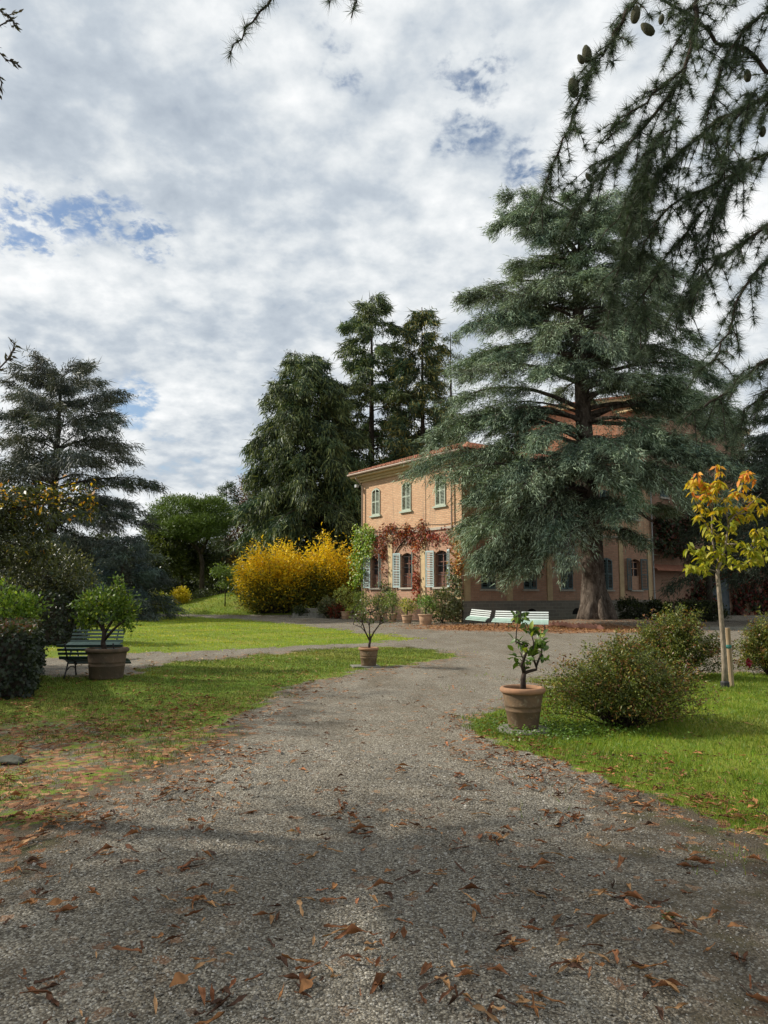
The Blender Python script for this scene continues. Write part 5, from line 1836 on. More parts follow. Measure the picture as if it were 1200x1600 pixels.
# a tall tree off to the left whose twig tips reach the frame
lt = Vector((-7.2, 6.4, 0))
troot = thing('locust_tree', 'sparse twigs with small dark leaves hanging at the upper left edge', 'tree', lt)
g = Geo()
g.tube([(0, 0, -0.1), (0.05, 0, 2.5), (0.1, 0.1, 5.5), (0.3, 0.2, 8)], [0.17, 0.14, 0.1, 0.05], 8)
PP, DD = [], []
for pts in ([(-60, -60), (-25, -10), (8, 25), (28, 20)], [(-50, 40), (-20, 60), (8, 92), (30, 102)], [(-50, 70), (-10, 100), (3, 130), (-2, 148)], [(-30, 20), (0, 40), (18, 30), (24, 42)],
            [(-60, 640), (-15, 590), (12, 562), (20, 548), (24, 534)]):
    w3 = [at(x, y, 4.6) - lt for x, y in pts]
    g.tube([Vector((0.1, 0.1, min(5.5, w3[0].z + 0.3))), w3[0]] + w3[1:], [0.03, 0.008] + [0.005] * (len(w3) - 2) + [0.002], 4)
    for a, b_ in zip(w3[:-1], w3[1:]):
        n = 12
        t = rng.uniform(0, 1, n)[:, None]
        PP.append(np.array(a) * (1 - t) + np.array(b_) * t)
        DD.append(jitter(n) * 0.7 + np.array(b_ - a)[None, :] / (b_ - a).length + np.array([0, 0, -0.3]))
P, D = np.concatenate(PP), np.concatenate(DD)
tw_ = blades(P, D, jitter(len(P)), 0.055 * rng.uniform(.6, 1.2, len(P)), 0.016, pick([(0.05, 0.04, 0.03), (0.06, 0.06, 0.03)], len(P)), 0.15)
V, F, C, cc = cluster_crown([((-1.2, -0.8, 6.4), (3.4, 3.6, 1.7)), ((0.2, -1.8, 7.6), (2.4, 2.4, 1.5)), ((-2.6, -1.5, 5.4), (2.4, 2.6, 1.3))], 430, 26, 0.42, 0.13, 0.06, [(0.05, 0.07, 0.02), (0.10, 0.10, 0.03)], shell=0.2)
for i in range(0, len(cc), 5):
    g.tube([(0.1, 0.1, 5.2), (cc[i] + np.array([0.1, 0.1, 5.2])) / 2, cc[i]], [0.05, 0.03, 0.01], 4, caps=False)
g.build('trunk', M_twig, troot, smooth=True)
V, F, C = merge([tw_, (V, F, C)])
obj('crown', np_mesh('crown', V, F, C, M_leaf), troot)['kind'] = 'stuff'
broadleaf('broadleaf_tree', 'tall leafy tree standing left of the picture, shading the left lawn', 'tree', (-14.6, 13.2, 0), [((0, 0, 6.4), (4.6, 3.8, 2.6)), ((2.0, -1.6, 5.0), (2.6, 2.4, 1.6)), ((-1, 3, 6), (3, 2.5, 2))],
          430, 28, 0.40, 0.19, 0.10, MAG[:4], trunk=[([(0, 0, 0), (0.1, 0, 2.0), (0, 0, 4.5)], [0.24, 0.2, 0.12])], n_br=40, br_r=0.04)

# ------------------------------------------------------------------ bushes and young tree at the right
NAND = [(0.10, 0.13, 0.022), (0.135, 0.16, 0.028), (0.07, 0.095, 0.018), (0.24, 0.21, 0.04)]


def fine_bush(label, px, py, Y, hw_px, top, n_str, per, leaf, wts, rust=0.3):
    """many arching stems from the base, fine leaves along them, tips reddening"""
    k_ = Y / FPX
    q = at(px, py, Y)
    bs = gpt(q.x, Y)
    h = at(px, top, Y).z - bs.z
    hw = hw_px * k_
    root = thing('bush', label, 'bush', bs)
    g = Geo()
    PP, DD, CC = [], [], []
    for i in range(n_str):
        a = rng.uniform(0, 2 * math.pi)
        rr = rng.uniform(0, 1) ** 0.6
        lob = 1 + 0.16 * math.sin(a * 2 + px) + 0.12 * math.sin(a * 5 + px * 0.3)
        ex, ey = math.cos(a) * hw * rr * lob, math.sin(a) * hw * 0.85 * rr * lob
        tz = h * (1 - 0.62 * rr ** 1.8) * rng.uniform(0.70, 1.08)
        if rng.uniform() < 0.3:
            tz *= rng.uniform(0.3, 0.9)
        p0 = np.array([ex * 0.16, ey * 0.16, 0.0])
        p1 = np.array([ex * 0.6, ey * 0.6, tz * 1.0])
        p2 = np.array([ex, ey, tz * rng.uniform(0.72, 1.0)])
        tt = rng.uniform(0.30, 1.0, per) ** 0.75
        P = ((1 - tt) ** 2)[:, None] * p0 + (2 * tt * (1 - tt))[:, None] * p1 + (tt ** 2)[:, None] * p2
        PP.append(P + jitter(per) * 0.032 * (0.5 + tt[:, None]))
        dd = (p2 - p1) / max(np.linalg.norm(p2 - p1), 1e-3)
        DD.append(dd * 0.6 + jitter(per) * 0.6 + np.array([0, 0, 0.1]))
        red = rng.uniform(0, 1) < rust
        base_c = pick(NAND[:3] + [NAND[3]], per, wts[:4], 0.28) * rng.uniform(0.7, 1.3)
        tipc = pick([(0.20, 0.10, 0.035), (0.26, 0.17, 0.04), (0.16, 0.06, 0.03)], per, None, 0.3)
        CC.append(np.where(((tt > rng.uniform(0.72, 0.95)) & red)[:, None], tipc, base_c))
        if i % 2 == 0:
            pts = [(1 - t) ** 2 * p0 + 2 * t * (1 - t) * p1 + t * t * p2 for t in (0, 0.3, 0.6, 0.95)]
            g.tube(pts, [0.008, 0.006, 0.004, 0.0015], 3, caps=False)
    P, D, C = np.concatenate(PP), np.concatenate(DD), np.concatenate(CC)
    V, F, Cc = blades(P, D, jitter(len(P)) * 0.7 + np.array([0, 0, 0.8]), leaf * rng.uniform(0.5, 1.3, len(P)), leaf * 0.38, C, 0.15)
    o = obj('foliage', np_mesh('foliage', V, F, Cc, M_leaf), root)
    o['kind'] = 'stuff'
    g.build('stem', M_twig, root)
    return root


fine_bush('largest fine leaved bush, rusty tipped, beside the nearest flowerpot', 975, 1130, 9.35, 126, 985, 620, 48, 0.044, [4, 4, 4, 1.6], 0.34)
fine_bush('fine leaved green bush behind the largest bush', 1058, 1052, 14.6, 80, 943, 480, 44, 0.058, [4, 4, 4, 1.6], 0.3)
fine_bush('fine leaved yellowish bush cut by the right edge', 1208, 1048, 15.2, 52, 952, 360, 44, 0.058, [3, 4, 3, 2.5], 0.2)
round_tree('dark yew like evergreen before the porch and creeper wall', 1108, 57, 752, 30, [(0.022, 0.034, 0.018), (0.034, 0.048, 0.022)], 260, 34, 0.2, bottom=850)
round_tree('tall dark evergreen rising behind the creeper wall', 1200, 66, 700, 46, [(0.028, 0.042, 0.022), (0.042, 0.058, 0.026)], 280, 34, 0.3, bottom=880)
# red flower by the right-hand bush
q = gp(1172, 1046)
fy = 14.3
fp = at(1170, 1036, fy)
rose = thing('red_flower', 'single crimson flower on a thin stem beside the right edge bush', 'flower', (fp.x + 0.1, fy, float(gz(fp.x, fy))))
g = Geo()
g.tube([(0, 0, 0), (-0.03, 0, 0.15), (-0.1, 0, fp.z - 0.02)], 0.006, 5)
g.build('stem', M_twig, rose)
P = np.tile(np.array([[-0.1, 0, fp.z]]), (16, 1))
V, F, C = blades(P, jitter(16) + [0, 0, 0.3], jitter(16), 0.10, 0.075, pick([(0.30, 0.01, 0.04), (0.22, 0.01, 0.03)], 16), 0.2)
obj('blossom', np_mesh('blossom', V, F, C, M_leaf), rose)

yt = gp(1133, 1075)
YY = yt.y
young = thing('young_tree', 'slim young tree with yellow to orange autumn leaves on the right lawn', 'tree', yt)


def YT(px, py, dy=0.0):
    q = at(px, py, YY + dy)
    return Vector((q.x - yt.x, dy, q.z - yt.z))


g = Geo()
main = [YT(1133, 1078), YT(1132, 1040), YT(1129, 990), YT(1125, 940), YT(1121, 898), YT(1122, 890)]
g.tube(main, [0.058, 0.046, 0.042, 0.038, 0.033, 0.035], 10)
limbs_y = [[(1122, 892, 0), (1124, 880, 0), (1116, 862, 0.05), (1112, 835, 0.05), (1113, 800, 0.05), (1115, 770, 0), (1118, 728, 0)],
           [(1122, 892, 0), (1126, 880, -.05), (1134, 850, -.1), (1138, 820, -.1), (1148, 805, -.1), (1165, 795, -.1), (1190, 770, -.1)],
           [(1122, 890, 0), (1108, 878, .1), (1098, 862, .15), (1085, 855, .2)],
           [(1120, 893, 0), (1102, 888, -.1), (1085, 886, -.15), (1078, 884, -.15)],
           [(1124, 890, 0), (1150, 884, .1), (1180, 875, .15), (1205, 862, .2)],
           [(1112, 835, .05), (1100, 815, .15), (1090, 790, .2), (1078, 760, .2)],
           [(1113, 800, .05), (1105, 775, -.1), (1098, 748, -.15), (1075, 756, -.15)],
           [(1138, 820, -.1), (1135, 800, -.2), (1128, 770, -.25), (1122, 745, -.25)],
           [(1138, 820, -.1), (1155, 780, .1), (1160, 750, .1), (1165, 733, .1)],
           [(1148, 805, -.1), (1175, 800, -.25), (1205, 790, -.3), (1230, 775, -.3)],
           [(1134, 850, -.1), (1150, 850, -.2), (1170, 862, -.25), (1182, 852, -.25)],
           [(1165, 870, .1), (1178, 845, .2), (1180, 830, .2), (1200, 825, .25)]]
radl = [0.026, 0.023, 0.019, 0.015, 0.012, 0.008, 0.004]
tw_pts = []
for lm_ in limbs_y:
    pts = [YT(*a) for a in lm_]
    g.tube(pts, [r_ * (1 if len(pts) > 5 else 0.55) for r_ in (radl[:1] + radl[-(len(pts) - 1):])], 6)
    for a, b_ in zip(pts[1:-1], pts[2:]):
        tw_pts.append((a, b_))
g.build('trunk', M_bark_pale, young, smooth=True)
PLX, DLX = [], []
for (a, b_) in tw_pts:
    n_sp = 6
    for s_ in range(n_sp):
        c = a.lerp(b_, (s_ + random.uniform(0.2, 0.9)) / n_sp) + Vector((random.gauss(0, .07), random.gauss(0, .09), random.gauss(0, .05)))
        for k_ in range(5):
            an = random.uniform(0, 2 * math.pi)
            PLX.append(c + Vector((random.gauss(0, .02), random.gauss(0, .02), random.gauss(0, .02))))
            DLX.append(Vector((math.cos(an), math.sin(an), random.uniform(-1.4, -0.1))))
ypal = [[(0.22, 0.25, 0.02), (0.30, 0.30, 0.025), (0.40, 0.35, 0.03)], [(0.48, 0.36, 0.025), (0.56, 0.38, 0.03), (0.40, 0.34, 0.025)], [(0.62, 0.24, 0.03), (0.66, 0.34, 0.05), (0.56, 0.18, 0.025)]]
ym = []
for grp in ypal:
    lst = []
    for col in grp:
        for L, W in ((0.145, 0.064), (0.12, 0.055)):
            v, f, c = leaf_mesh('leaf', L, W, col, 0.35, 0.25, 4)
            lst.append(np_mesh('leaf', v, f, c, M_autumn, True))
    ym.append(lst)
order = list(range(len(PLX)))
random.shuffle(order)
zlo, zhi = YT(0, 890).z, YT(0, 725).z
rest_P, rest_D, rest_C = [], [], []
for n_i, i in enumerate(order):
    f = (PLX[i].z - zlo) / (zhi - zlo) + random.gauss(0, 0.17)
    gi = 0 if f < 0.55 else 1 if f < 0.86 else 2
    if n_i < 290:
        leaf_objects(ym[gi], [PLX[i]], [DLX[i]], young, (0.8, 1.25))
    else:
        rest_P.append(PLX[i]); rest_D.append(DLX[i]); rest_C.append(random.choice(ypal[gi]))
if rest_P:
    n = len(rest_P)
    V, F, C = blades(np.array(rest_P), np.array(rest_D), jitter(n) + [0, 0, 1.5], 0.14, 0.06, np.array(rest_C), 0.25, 0.2)
    obj('foliage', np_mesh('foliage', V, F, C, M_autumn), young)['kind'] = 'stuff'
g = Geo()
g.lathe([(0.075, -0.02), (0.075, 0.10), (0.06, 0.12)], 12)
g.build('trunk_guard', M_iron, young)
sp_ = at(1141, 1060, YY + 0.25)
stake = thing('tree_stake', 'short wooden stake tied to the young tree trunk', 'stake', (sp_.x, YY + 0.25, float(gz(sp_.x, YY + .25))))
g = Geo()
hs = at(1140, 981, YY + 0.25).z - stake.location.z
g.tube([(0.02, 0, -0.05), (0, 0, hs - 0.01), (0, 0, hs)], [0.042, 0.042, 0.038], 9)
g.build('post', M_wood, stake)
g = Geo()
zt_ = at(1140, 1010, YY + 0.25).z - stake.location.z
g.lathe([(0.046, zt_ - 0.03), (0.05, zt_), (0.046, zt_ + 0.03)], 10)
g.tube([(0, -0.04, zt_), (-0.1, -0.2, zt_ + 0.01), (-0.16, -0.28, zt_)], 0.012, 5)
g.build('tie', M_tie, stake)

# dark cedar just outside the right edge, beyond the side path
rb_ = at(1262, 960, 42)
deodar('dark cedar at the right edge behind the young tree', (rb_.x, 42, -0.1), 13.5, 0.45, 7.4, 64, 0.28, pal=[(0.035, 0.055, 0.035), (0.05, 0.075, 0.045), (0.028, 0.04, 0.026)], hang=0.6, e_top=0.4, e_low=0.0, droop=0.55, power=0.45, m=6, ns=8, nl=0.42, nw=0.05)

# ------------------------------------------------------------------ overhanging cedar branches near the camera
NEAR = [(0.055, 0.085, 0.046), (0.075, 0.115, 0.064), (0.040, 0.058, 0.034), (0.10, 0.14, 0.075)]
nb_root = Vector((5.2, 2.2, 0))
near = thing('larch_like_cedar', 'near cedar with long needled boughs and cones hanging at upper right', 'tree', nb_root)
wood = Geo()
wood.tube([(0, 0, -0.2), (0.05, 0, 3), (0, 0.1, 7), (-0.1, 0.1, 11)], [0.38, 0.30, 0.22, 0.08], 12)
SP, SD = [], []          # spur positions and directions
TW = []
ND = 3.0


def stem_px(pts, r0, r1, depth=ND, side=0.9, side_len=0.26, hang=0.6, start=None, slope=0.0, spur=1.0):
    w3 = [at(x, y, depth + slope * i) - nb_root for i, (x, y) in enumerate(pts)]
    # smooth by midpoints
    fine_ = []
    for a, b_ in zip(w3[:-1], w3[1:]):
        for t in (0, 1 / 3, 2 / 3):
            fine_.append(a.lerp(b_, t) + Vector((random.gauss(0, .006), random.gauss(0, .012), random.gauss(0, .006))))
    fine_.append(w3[-1])
    pre = []
    if start is LIMB0:
        h_ = min(HUBS, key=lambda q_: (q_ - w3[0]).length)
        pre = [h_, h_.lerp(w3[0], 0.5) + Vector((0, 0, 0.03))]
    elif start is not None:
        pre = [start, start.lerp(w3[0], 0.5) + Vector((0, 0.1, 0.22))]
    rr = [r0 + (r1 - r0) * i / (len(fine_) - 1) for i in range(len(fine_))]
    wood.tube(pre + fine_, ([r0 * 1.5, r0 * 1.2] if pre else []) + rr, 6)
    TW.append((fine_, side, side_len, hang, spur))


LIMB0 = Vector((-0.05, 0.1, 5.0))
HUBS = []
for z_, pts_ in ((5.2, [(1420, -90), (1290, 40), (1270, 180)]), (4.2, [(1460, 150), (1310, 300), (1280, 380)]), (3.1, [(1500, 420), (1340, 540), (1290, 590)])):
    hp = [at(x, y, 3.0) - nb_root for x, y in pts_]
    base_ = Vector((-0.02, 0.08, z_))
    wood.tube([base_, base_.lerp(hp[0], 0.5) + Vector((0, 0, 0.22))] + hp, [0.075, 0.05, 0.032, 0.02, 0.012], 7)
    HUBS += hp
stem_px([(1220, -60), (1092, -10), (1087, 32), (1073, 105), (1042, 158), (972, 234), (935, 280), (905, 325)], 0.013, 0.003, 2.9, 1.0, 0.26, 0.7, LIMB0)
stem_px([(1040, -60), (988, 5), (962, 50), (940, 84), (926, 100), (905, 152), (880, 222), (855, 282), (846, 310)], 0.010, 0.002, 2.8, 0.9, 0.17, 0.8)
stem_px([(1240, 140), (1200, 108), (1137, 70), (1092, 35), (1042, 2), (1000, -20)], 0.012, 0.005, 3.0, 0.9, 0.22, 0.9, LIMB0)
stem_px([(1260, 120), (1200, 152), (1121, 190), (1061, 234), (1010, 290), (985, 345)], 0.012, 0.003, 3.1, 1.2, 0.28, 1.0, LIMB0)
stem_px([(1260, 205), (1200, 240), (1137, 279), (1080, 301), (1030, 340), (1000, 400)], 0.010, 0.003, 3.2, 1.1, 0.26, 1.0, LIMB0)
stem_px([(1260, 310), (1200, 353), (1130, 400), (1088, 440), (1060, 500)], 0.010, 0.003, 3.3, 1.1, 0.24, 1.0, LIMB0)
stem_px([(1260, 360), (1205, 400), (1160, 450), (1140, 520), (1110, 570)], 0.008, 0.003, 3.0, 0.9, 0.2, 1.0, LIMB0)
stem_px([(1280, 500), (1200, 559), (1150, 600), (1107, 633), (1078, 648)], 0.011, 0.003, 2.8, 0.9, 0.2, 0.9, LIMB0)
stem_px([(1250, 0), (1190, 20), (1150, 60), (1120, 130), (1105, 180)], 0.008, 0.003, 2.9, 1.0, 0.22, 1.0, LIMB0)
stem_px([(1075, 105), (1020, 150), (985, 175), (960, 200), (940, 225)], 0.006, 0.002, 2.85, 0.8, 0.12, 0.8)
stem_px([(1060, 180), (1020, 230), (1005, 290), (990, 340)], 0.005, 0.002, 3.05, 1.4, 0.2, 1.2)
stem_px([(1040, 200), (1000, 260), (985, 300), (965, 345)], 0.005, 0.002, 3.15, 1.4, 0.18, 1.2)
stem_px([(1100, 330), (1040, 400), (1010, 460), (1000, 520)], 0.005, 0.002, 3.2, 1.3, 0.2, 1.2)
stem_px([(1160, 250), (1120, 330), (1100, 400), (1095, 450)], 0.005, 0.002, 3.1, 1.2, 0.2, 1.2)
stem_px([(1000, 340), (975, 400), (962, 450), (955, 500)], 0.004, 0.0015, 3.25, 1.3, 0.18, 1.3)
stem_px([(1180, 140), (1140, 200), (1125, 260), (1120, 300)], 0.004, 0.0015, 3.0, 1.3, 0.18, 1.2)
stem_px([(1250, 590), (1200, 610), (1165, 640), (1150, 675)], 0.006, 0.002, 2.9, 0.9, 0.16, 1.0, LIMB0)
# the limb overhead whose tips show at the top edge
stem_px([(560, -160), (470, -60), (420, 5), (385, 45), (357, 92)], 0.008, 0.002, 2.6, 0.0, 0.1, 0.4, Vector((-3.2, 0.2, 4.6)), spur=1.3)
stem_px([(620, -120), (580, -50), (556, -5), (549, 28)], 0.006, 0.002, 2.6, 0.25, 0.08, 0.4, Vector((-3.2, 0.2, 4.6)), spur=1.2)
stem_px([(600, -90), (545, -40), (520, -10), (515, 5)], 0.005, 0.002, 2.6, 0.2, 0.08, 0.4, None, spur=1.0)
wood.tube([(0, 0.1, 4.4), (-1.6, 0.1, 5.0), (-3.2, 0.2, 4.6)], [0.12, 0.08, 0.03], 7)
twigs2 = []
for fine_, side, slen, hang, spur in TW:
    segs = list(zip(fine_[:-1], fine_[1:]))
    for a, b_ in segs:
        L = (b_ - a).length
        n = max(1, int(L / 0.022 * spur))
        for i in range(n):
            t = random.random()
            SP.append(a.lerp(b_, t))
            SD.append((b_ - a).normalized())
        if side > 0:
            for _ in range(int(L * 33 * side + random.random())):
                p = a.lerp(b_, random.random())
                d = (b_ - a).normalized() * 0.7 + Vector((random.gauss(0, .55), random.gauss(0, .6), random.gauss(0, .35) - hang * 0.5))
                d.normalize()
                l = slen * random.uniform(0.35, 1.15)
                q1 = p + d * l * 0.5
                d2 = (d + Vector((0, 0, -0.5 * hang))).normalized()
                q2 = q1 + d2 * l * 0.5
                twigs2.append((p, q1, q2))
for (p, q1, q2) in twigs2:
    wood.tube([p, q1, q2], [0.0032, 0.0022, 0.0012], 3, caps=False)
    for a, b_ in ((p, q1), (q1, q2)):
        n = max(1, int((b_ - a).length / 0.018))
        for i in range(n):
            SP.append(a.lerp(b_, random.random()))
            SD.append((b_ - a).normalized())
wood.build('trunk', M_twig, near, smooth=True)
SP, SD = np.array(SP), np.array(SD)
NN_ = 30
P = np.repeat(SP, NN_, 0)
n = len(P)
axis_ = np.repeat(unit(SD * 0.8 + jitter(len(SD)) * 0.7), NN_, 0)
D = unit(axis_ * 0.7 + unit(jitter(n)) * 0.85)
C = pick(NEAR, n, None, 0.25)
V, F, Cc = needles(P, D, 0.050 * rng.uniform(0.5, 1.25, n), 0.0019, C)
obj('crown', np_mesh('crown', V, F, Cc, M_needle), near)['kind'] = 'stuff'
TRI['near'] = n
cone_bm = Geo().lathe([(0.001, 0.0), (0.011, 0.004), (0.0175, 0.02), (0.018, 0.035), (0.014, 0.052), (0.006, 0.064), (0.001, 0.066)], 12)
M_cone = worn('green_cone', (0.075, 0.08, 0.045), (0.11, 0.105, 0.06), 60, 0.8, 0.8, 260, 0.2)
cone_me = cone_bm.mesh('cone', M_cone, True)
for (px, py, tilt, sc, dep) in [(919, 98, -0.15, 1.3, 2.8), (912, 100, -0.55, 0.8, 2.79), (899, 152, -0.2, 1.45, 2.82), (991, 36, 0.15, 1.3, 2.8), (1022, 54, -0.9, 1.3, 2.95), (1032, 38, 0.2, 0.8, 2.95), (1169, 128, -0.1, 1.0, 3.0), (1191, 214, 0.1, 0.9, 3.1), (926, 284, -0.7, 0.8, 2.9)]:
    o = obj('cone', cone_me, near)
    o.location = at(px, py, dep - 0.03) - nb_root
    o.rotation_euler = (0.1, tilt, 0)
    o.scale = (sc * 0.85, sc * 0.85, sc * 0.85)

# ------------------------------------------------------------------ fallen leaves
DRY = [(0.24, 0.105, 0.048), (0.33, 0.155, 0.062), (0.14, 0.064, 0.034), (0.40, 0.23, 0.11), (0.085, 0.046, 0.030), (0.27, 0.11, 0.052)]


def dry_leaf(L, W, col, curl, roll, twist):
    """a dried, rolled leaf: 6 x 3 strip, pointing along +y, resting on z = 0"""
    vs, fs, cs = [], [], []
    seg = 6
    sk, pw = random.uniform(0.7, 1.5), random.uniform(0.45, 1.1)
    for i in range(seg + 1):
        t = i / seg
        wv = W * 0.5 * (math.sin(math.pi * min(0.97, t ** sk * 0.95 + 0.03)) ** pw) * random.uniform(0.7, 1.2)
        a0 = twist * (t - 0.5)
        for k_, u in enumerate((-1, -0.35, 0.35, 1)):
            th = roll * u * (0.75 + 0.5 * math.sin(t * 7 + roll))
            x = math.sin(th) / max(abs(roll), .2) * wv
            z = (1 - math.cos(th)) / max(abs(roll), .2) * wv
            xr = x * math.cos(a0) - z * math.sin(a0)
            zr = x * math.sin(a0) + z * math.cos(a0)
            vs.append((xr, L * (t - 0.5) * (1 - 0.1 * curl), zr + curl * L * (t - 0.5) ** 2 * 1.3 + random.uniform(-.006, .006)))
            j = random.uniform(0.5, 1.25)
            cs.append(tuple(c * j for c in col))
    zmin = min(v[2] for v in vs)
    vs = [(x, y, z - zmin) for x, y, z in vs]
    for i in range(seg):
        for k_ in range(3):
            a = i * 4 + k_
            fs.append((a, a + 1, a + 5, a + 4))
    return np.array(vs), np.array(fs), np.array(cs)


dl_meshes, dl_raw = [], []
for i in range(36):
    v, f, c = dry_leaf(random.uniform(0.07, 0.18), random.uniform(0.024, 0.07), DRY[i % len(DRY)], random.uniform(-0.3, 0.35), random.choice([-1, 1]) * random.uniform(0.6, 2.2), random.uniform(-0.9, 0.9))
    dl_raw.append((v, f, c))
    dl_meshes.append(np_mesh('fallen_leaf', v, f, c, M_dry, True))
CLUST = [(295, 1352, 9), (570, 1300, 8), (300, 1297, 6), (612, 1405, 4), (770, 1312, 9), (955, 1395, 8), (1035, 1440, 8), (1062, 1452, 6), (340, 1395, 6), (470, 1522, 7), (742, 1430, 2), (785, 1480, 5), (808, 1484, 3), (690, 1545, 7), (1165, 1505, 3), (1150, 1457, 2),
         (30, 1548, 5), (345, 1565, 6), (545, 1280, 4), (320, 1592, 2), (110, 1415, 6), (60, 1412, 4), (240, 1247, 6), (640, 1202, 5), (535, 1248, 6), (485, 1342, 3), (415, 1440, 2), (210, 1405, 2), (640, 1300, 2), (330, 1410, 5), (575, 1480, 5), (565, 1500, 3), (820, 1570, 5), (835, 1575, 2),
         (1010, 1535, 5), (1035, 1545, 3), (910, 1495, 5), (885, 1520, 3), (940, 1440, 2), (860, 1330, 4), (930, 1320, 3), (1100, 1345, 4), (890, 1280, 6), (960, 1300, 3), (740, 1260, 4), (230, 1215, 5), (90, 1270, 5), (40, 1320, 5), (190, 1310, 2), (220, 1480, 2), (260, 1478, 1), (275, 1540, 1), (430, 1430, 2),
         (500, 1410, 2), (520, 1455, 2), (675, 1370, 3), (630, 1370, 2), (830, 1235, 6), (720, 1225, 5), (800, 1200, 4), (1050, 1220, 3), (1000, 1250, 4), (1100, 1265, 5), (1165, 1295, 3), (60, 1575, 1), (480, 1555, 1), (600, 1520, 2), (1040, 1590, 2), (1180, 1560, 2), (130, 1590, 1), (520, 1320, 3), (60, 1350, 3), (400, 1180, 4)]
nleaf = 0
for (px, py, n) in CLUST:
    c = gp(px, py)
    k_ = c.y / FPX
    for i in range(n):
        if nleaf >= 296:
            break
        sx = random.gauss(0, 17 if n > 3 else 10) * k_
        sy = random.gauss(0, 15 if n > 3 else 10) * k_ * 1.6
        x, y = c.x + sx, c.y + sy
        mi = random.randrange(len(dl_meshes))
        o = obj('fallen_leaf', dl_meshes[mi], None)
        z = float(gz(x, y)) + random.uniform(0.0, 0.02) + 0.004
        o.location = (x, y, z)
        o.rotation_euler = (random.gauss(0, 0.10), random.gauss(0, 0.22), random.uniform(0, 6.28))
        s = random.uniform(0.55, 1.15)
        o.scale = (s, s, s)
        onl = sdist(np.array([x]), np.array([y]), P_RIGHT)[0] > 0
        where = 'on the grass edge of the right lawn' if onl else 'on the left half of the near drive' if x < -0.18 * y else 'on the right half of the near drive' if x > 0.18 * y else 'along the middle of the near drive'
        tag(o, ('reddish brown', 'orange brown', 'dark brown', 'pale tan', 'blackish', 'rust coloured')[mi % 6] + ' curled fallen leaf ' + where, 'leaf', 'large fallen leaves on the near ground')
        nleaf += 1


def scatter_leaves(name, xs, ys, size, pal=None, lift=0.012, mat=None):
    n = len(xs)
    zs = gz(xs, ys) + lift + rng.uniform(0, 0.015, n)
    P = np.column_stack([xs, ys, zs])
    an = rng.uniform(0, 2 * np.pi, n)
    D = np.column_stack([np.cos(an), np.sin(an), rng.normal(0, 0.25, n)])
    N = jitter(n) * 0.35 + [0, 0, 1]
    C = pick(pal or DRY, n, None, 0.3)
    V, F, Cc = blades(P, D, N, size * rng.uniform(0.5, 1.3, n), size * 0.5 * rng.uniform(0.6, 1.3, n), C, rng.uniform(-.1, .35, (n, 1)))
    return tag(obj(name, np_mesh(name, V, F, Cc, mat or M_dry)), 'scatter of small brown fallen leaves over the ground', None, None, 'stuff')


def scatter_rolled(name, xs, ys, smin, smax):
    """the same rolled leaves as the single ones, joined"""
    VV, FF, CC = [], [], []
    nv = 0
    which = rng.integers(0, len(dl_raw), len(xs))
    for k_, (v, f, c) in enumerate(dl_raw):
        m_ = which == k_
        q_ = int(m_.sum())
        if not q_:
            continue
        x, y = xs[m_], ys[m_]
        s_ = rng.uniform(smin, smax, q_)[:, None, None]
        an = rng.uniform(0, 6.28, q_)
        ca, sa = np.cos(an)[:, None], np.sin(an)[:, None]
        tl = rng.normal(0, 0.12, (q_, 2))
        w_ = v[None] * s_
        w_ = np.stack([w_[..., 0] * ca - w_[..., 1] * sa, w_[..., 0] * sa + w_[..., 1] * ca, w_[..., 2] + tl[:, :1] * w_[..., 0] + tl[:, 1:] * w_[..., 1]], -1)
        w_ += np.stack([x, y, gz(x, y) + rng.uniform(0.003, 0.018, q_)], -1)[:, None, :]
        VV.append(w_.reshape(-1, 3))
        FF.append((np.arange(q_)[:, None, None] * len(v) + f[None]).reshape(-1, 4) + nv)
        CC.append((c[None] * rng.uniform(0.5, 1.7, (q_, 1, 1))).reshape(-1, 3))
        nv += q_ * len(v)
    return tag(obj(name, np_mesh(name, np.concatenate(VV), np.concatenate(FF), np.concatenate(CC), M_dry, True)), 'scatter of small brown fallen leaves over the ground', None, None, 'stuff')


def px_scatter(boxes):
    xs, ys = [], []
    for (x0, x1, y0, y1, n) in boxes:
        for _ in range(n):
            # uniform over the ground area the box covers, not over the picture
            p0, p1 = on_ground(600, y1).y, on_ground(600, y0).y
            yy = random.uniform(p0, p1)
            u = (random.uniform(x0, x1) - 600) / FPX * yy
            xs.append(u)
            ys.append(yy)
    return np.array(xs), np.array(ys)


# heavy litter on the left lawn's near side, along the lawn edges, under the cedar
xs, ys = px_scatter([(-100, 400, 1085, 1300, 2600), (0, 330, 1060, 1160, 1100), (330, 560, 1050, 1130, 420), (690, 860, 1120, 1230, 650), (820, 1200, 1180, 1300, 700), (300, 900, 1040, 1250, 800), (0, 1200, 1250, 1600, 900), (860, 1200, 1080, 1200, 200)])
keep = (sdist(xs, ys, P_LEFT) > -0.8) | (sdist(xs, ys, P_RIGHT) > -0.8) | (rng.uniform(0, 1, len(xs)) < 0.6)
keep &= rng.uniform(0, 1, len(xs)) < np.clip(0.62 + 0.75 * wob(xs * 1.9 + 2, ys * 1.5), 0.08, 1)
scatter_rolled('fallen_leaves', xs[keep], ys[keep], 0.35, 0.9)
xs, ys = px_scatter([(380, 640, 970, 1010, 160), (90, 380, 968, 1025, 350), (130, 500, 1020, 1060, 220)])
scatter_leaves('fallen_leaves', xs, ys, 0.10, [(0.30, 0.20, 0.08), (0.24, 0.13, 0.05), (0.36, 0.26, 0.11)])
xs = rng.normal(7.4, 4.0, 7000)
ys = 36.4 - 0.25 * (xs - 7.6) + rng.normal(0, 2.6, 7000)
cm_ = masks(xs, ys)[8]
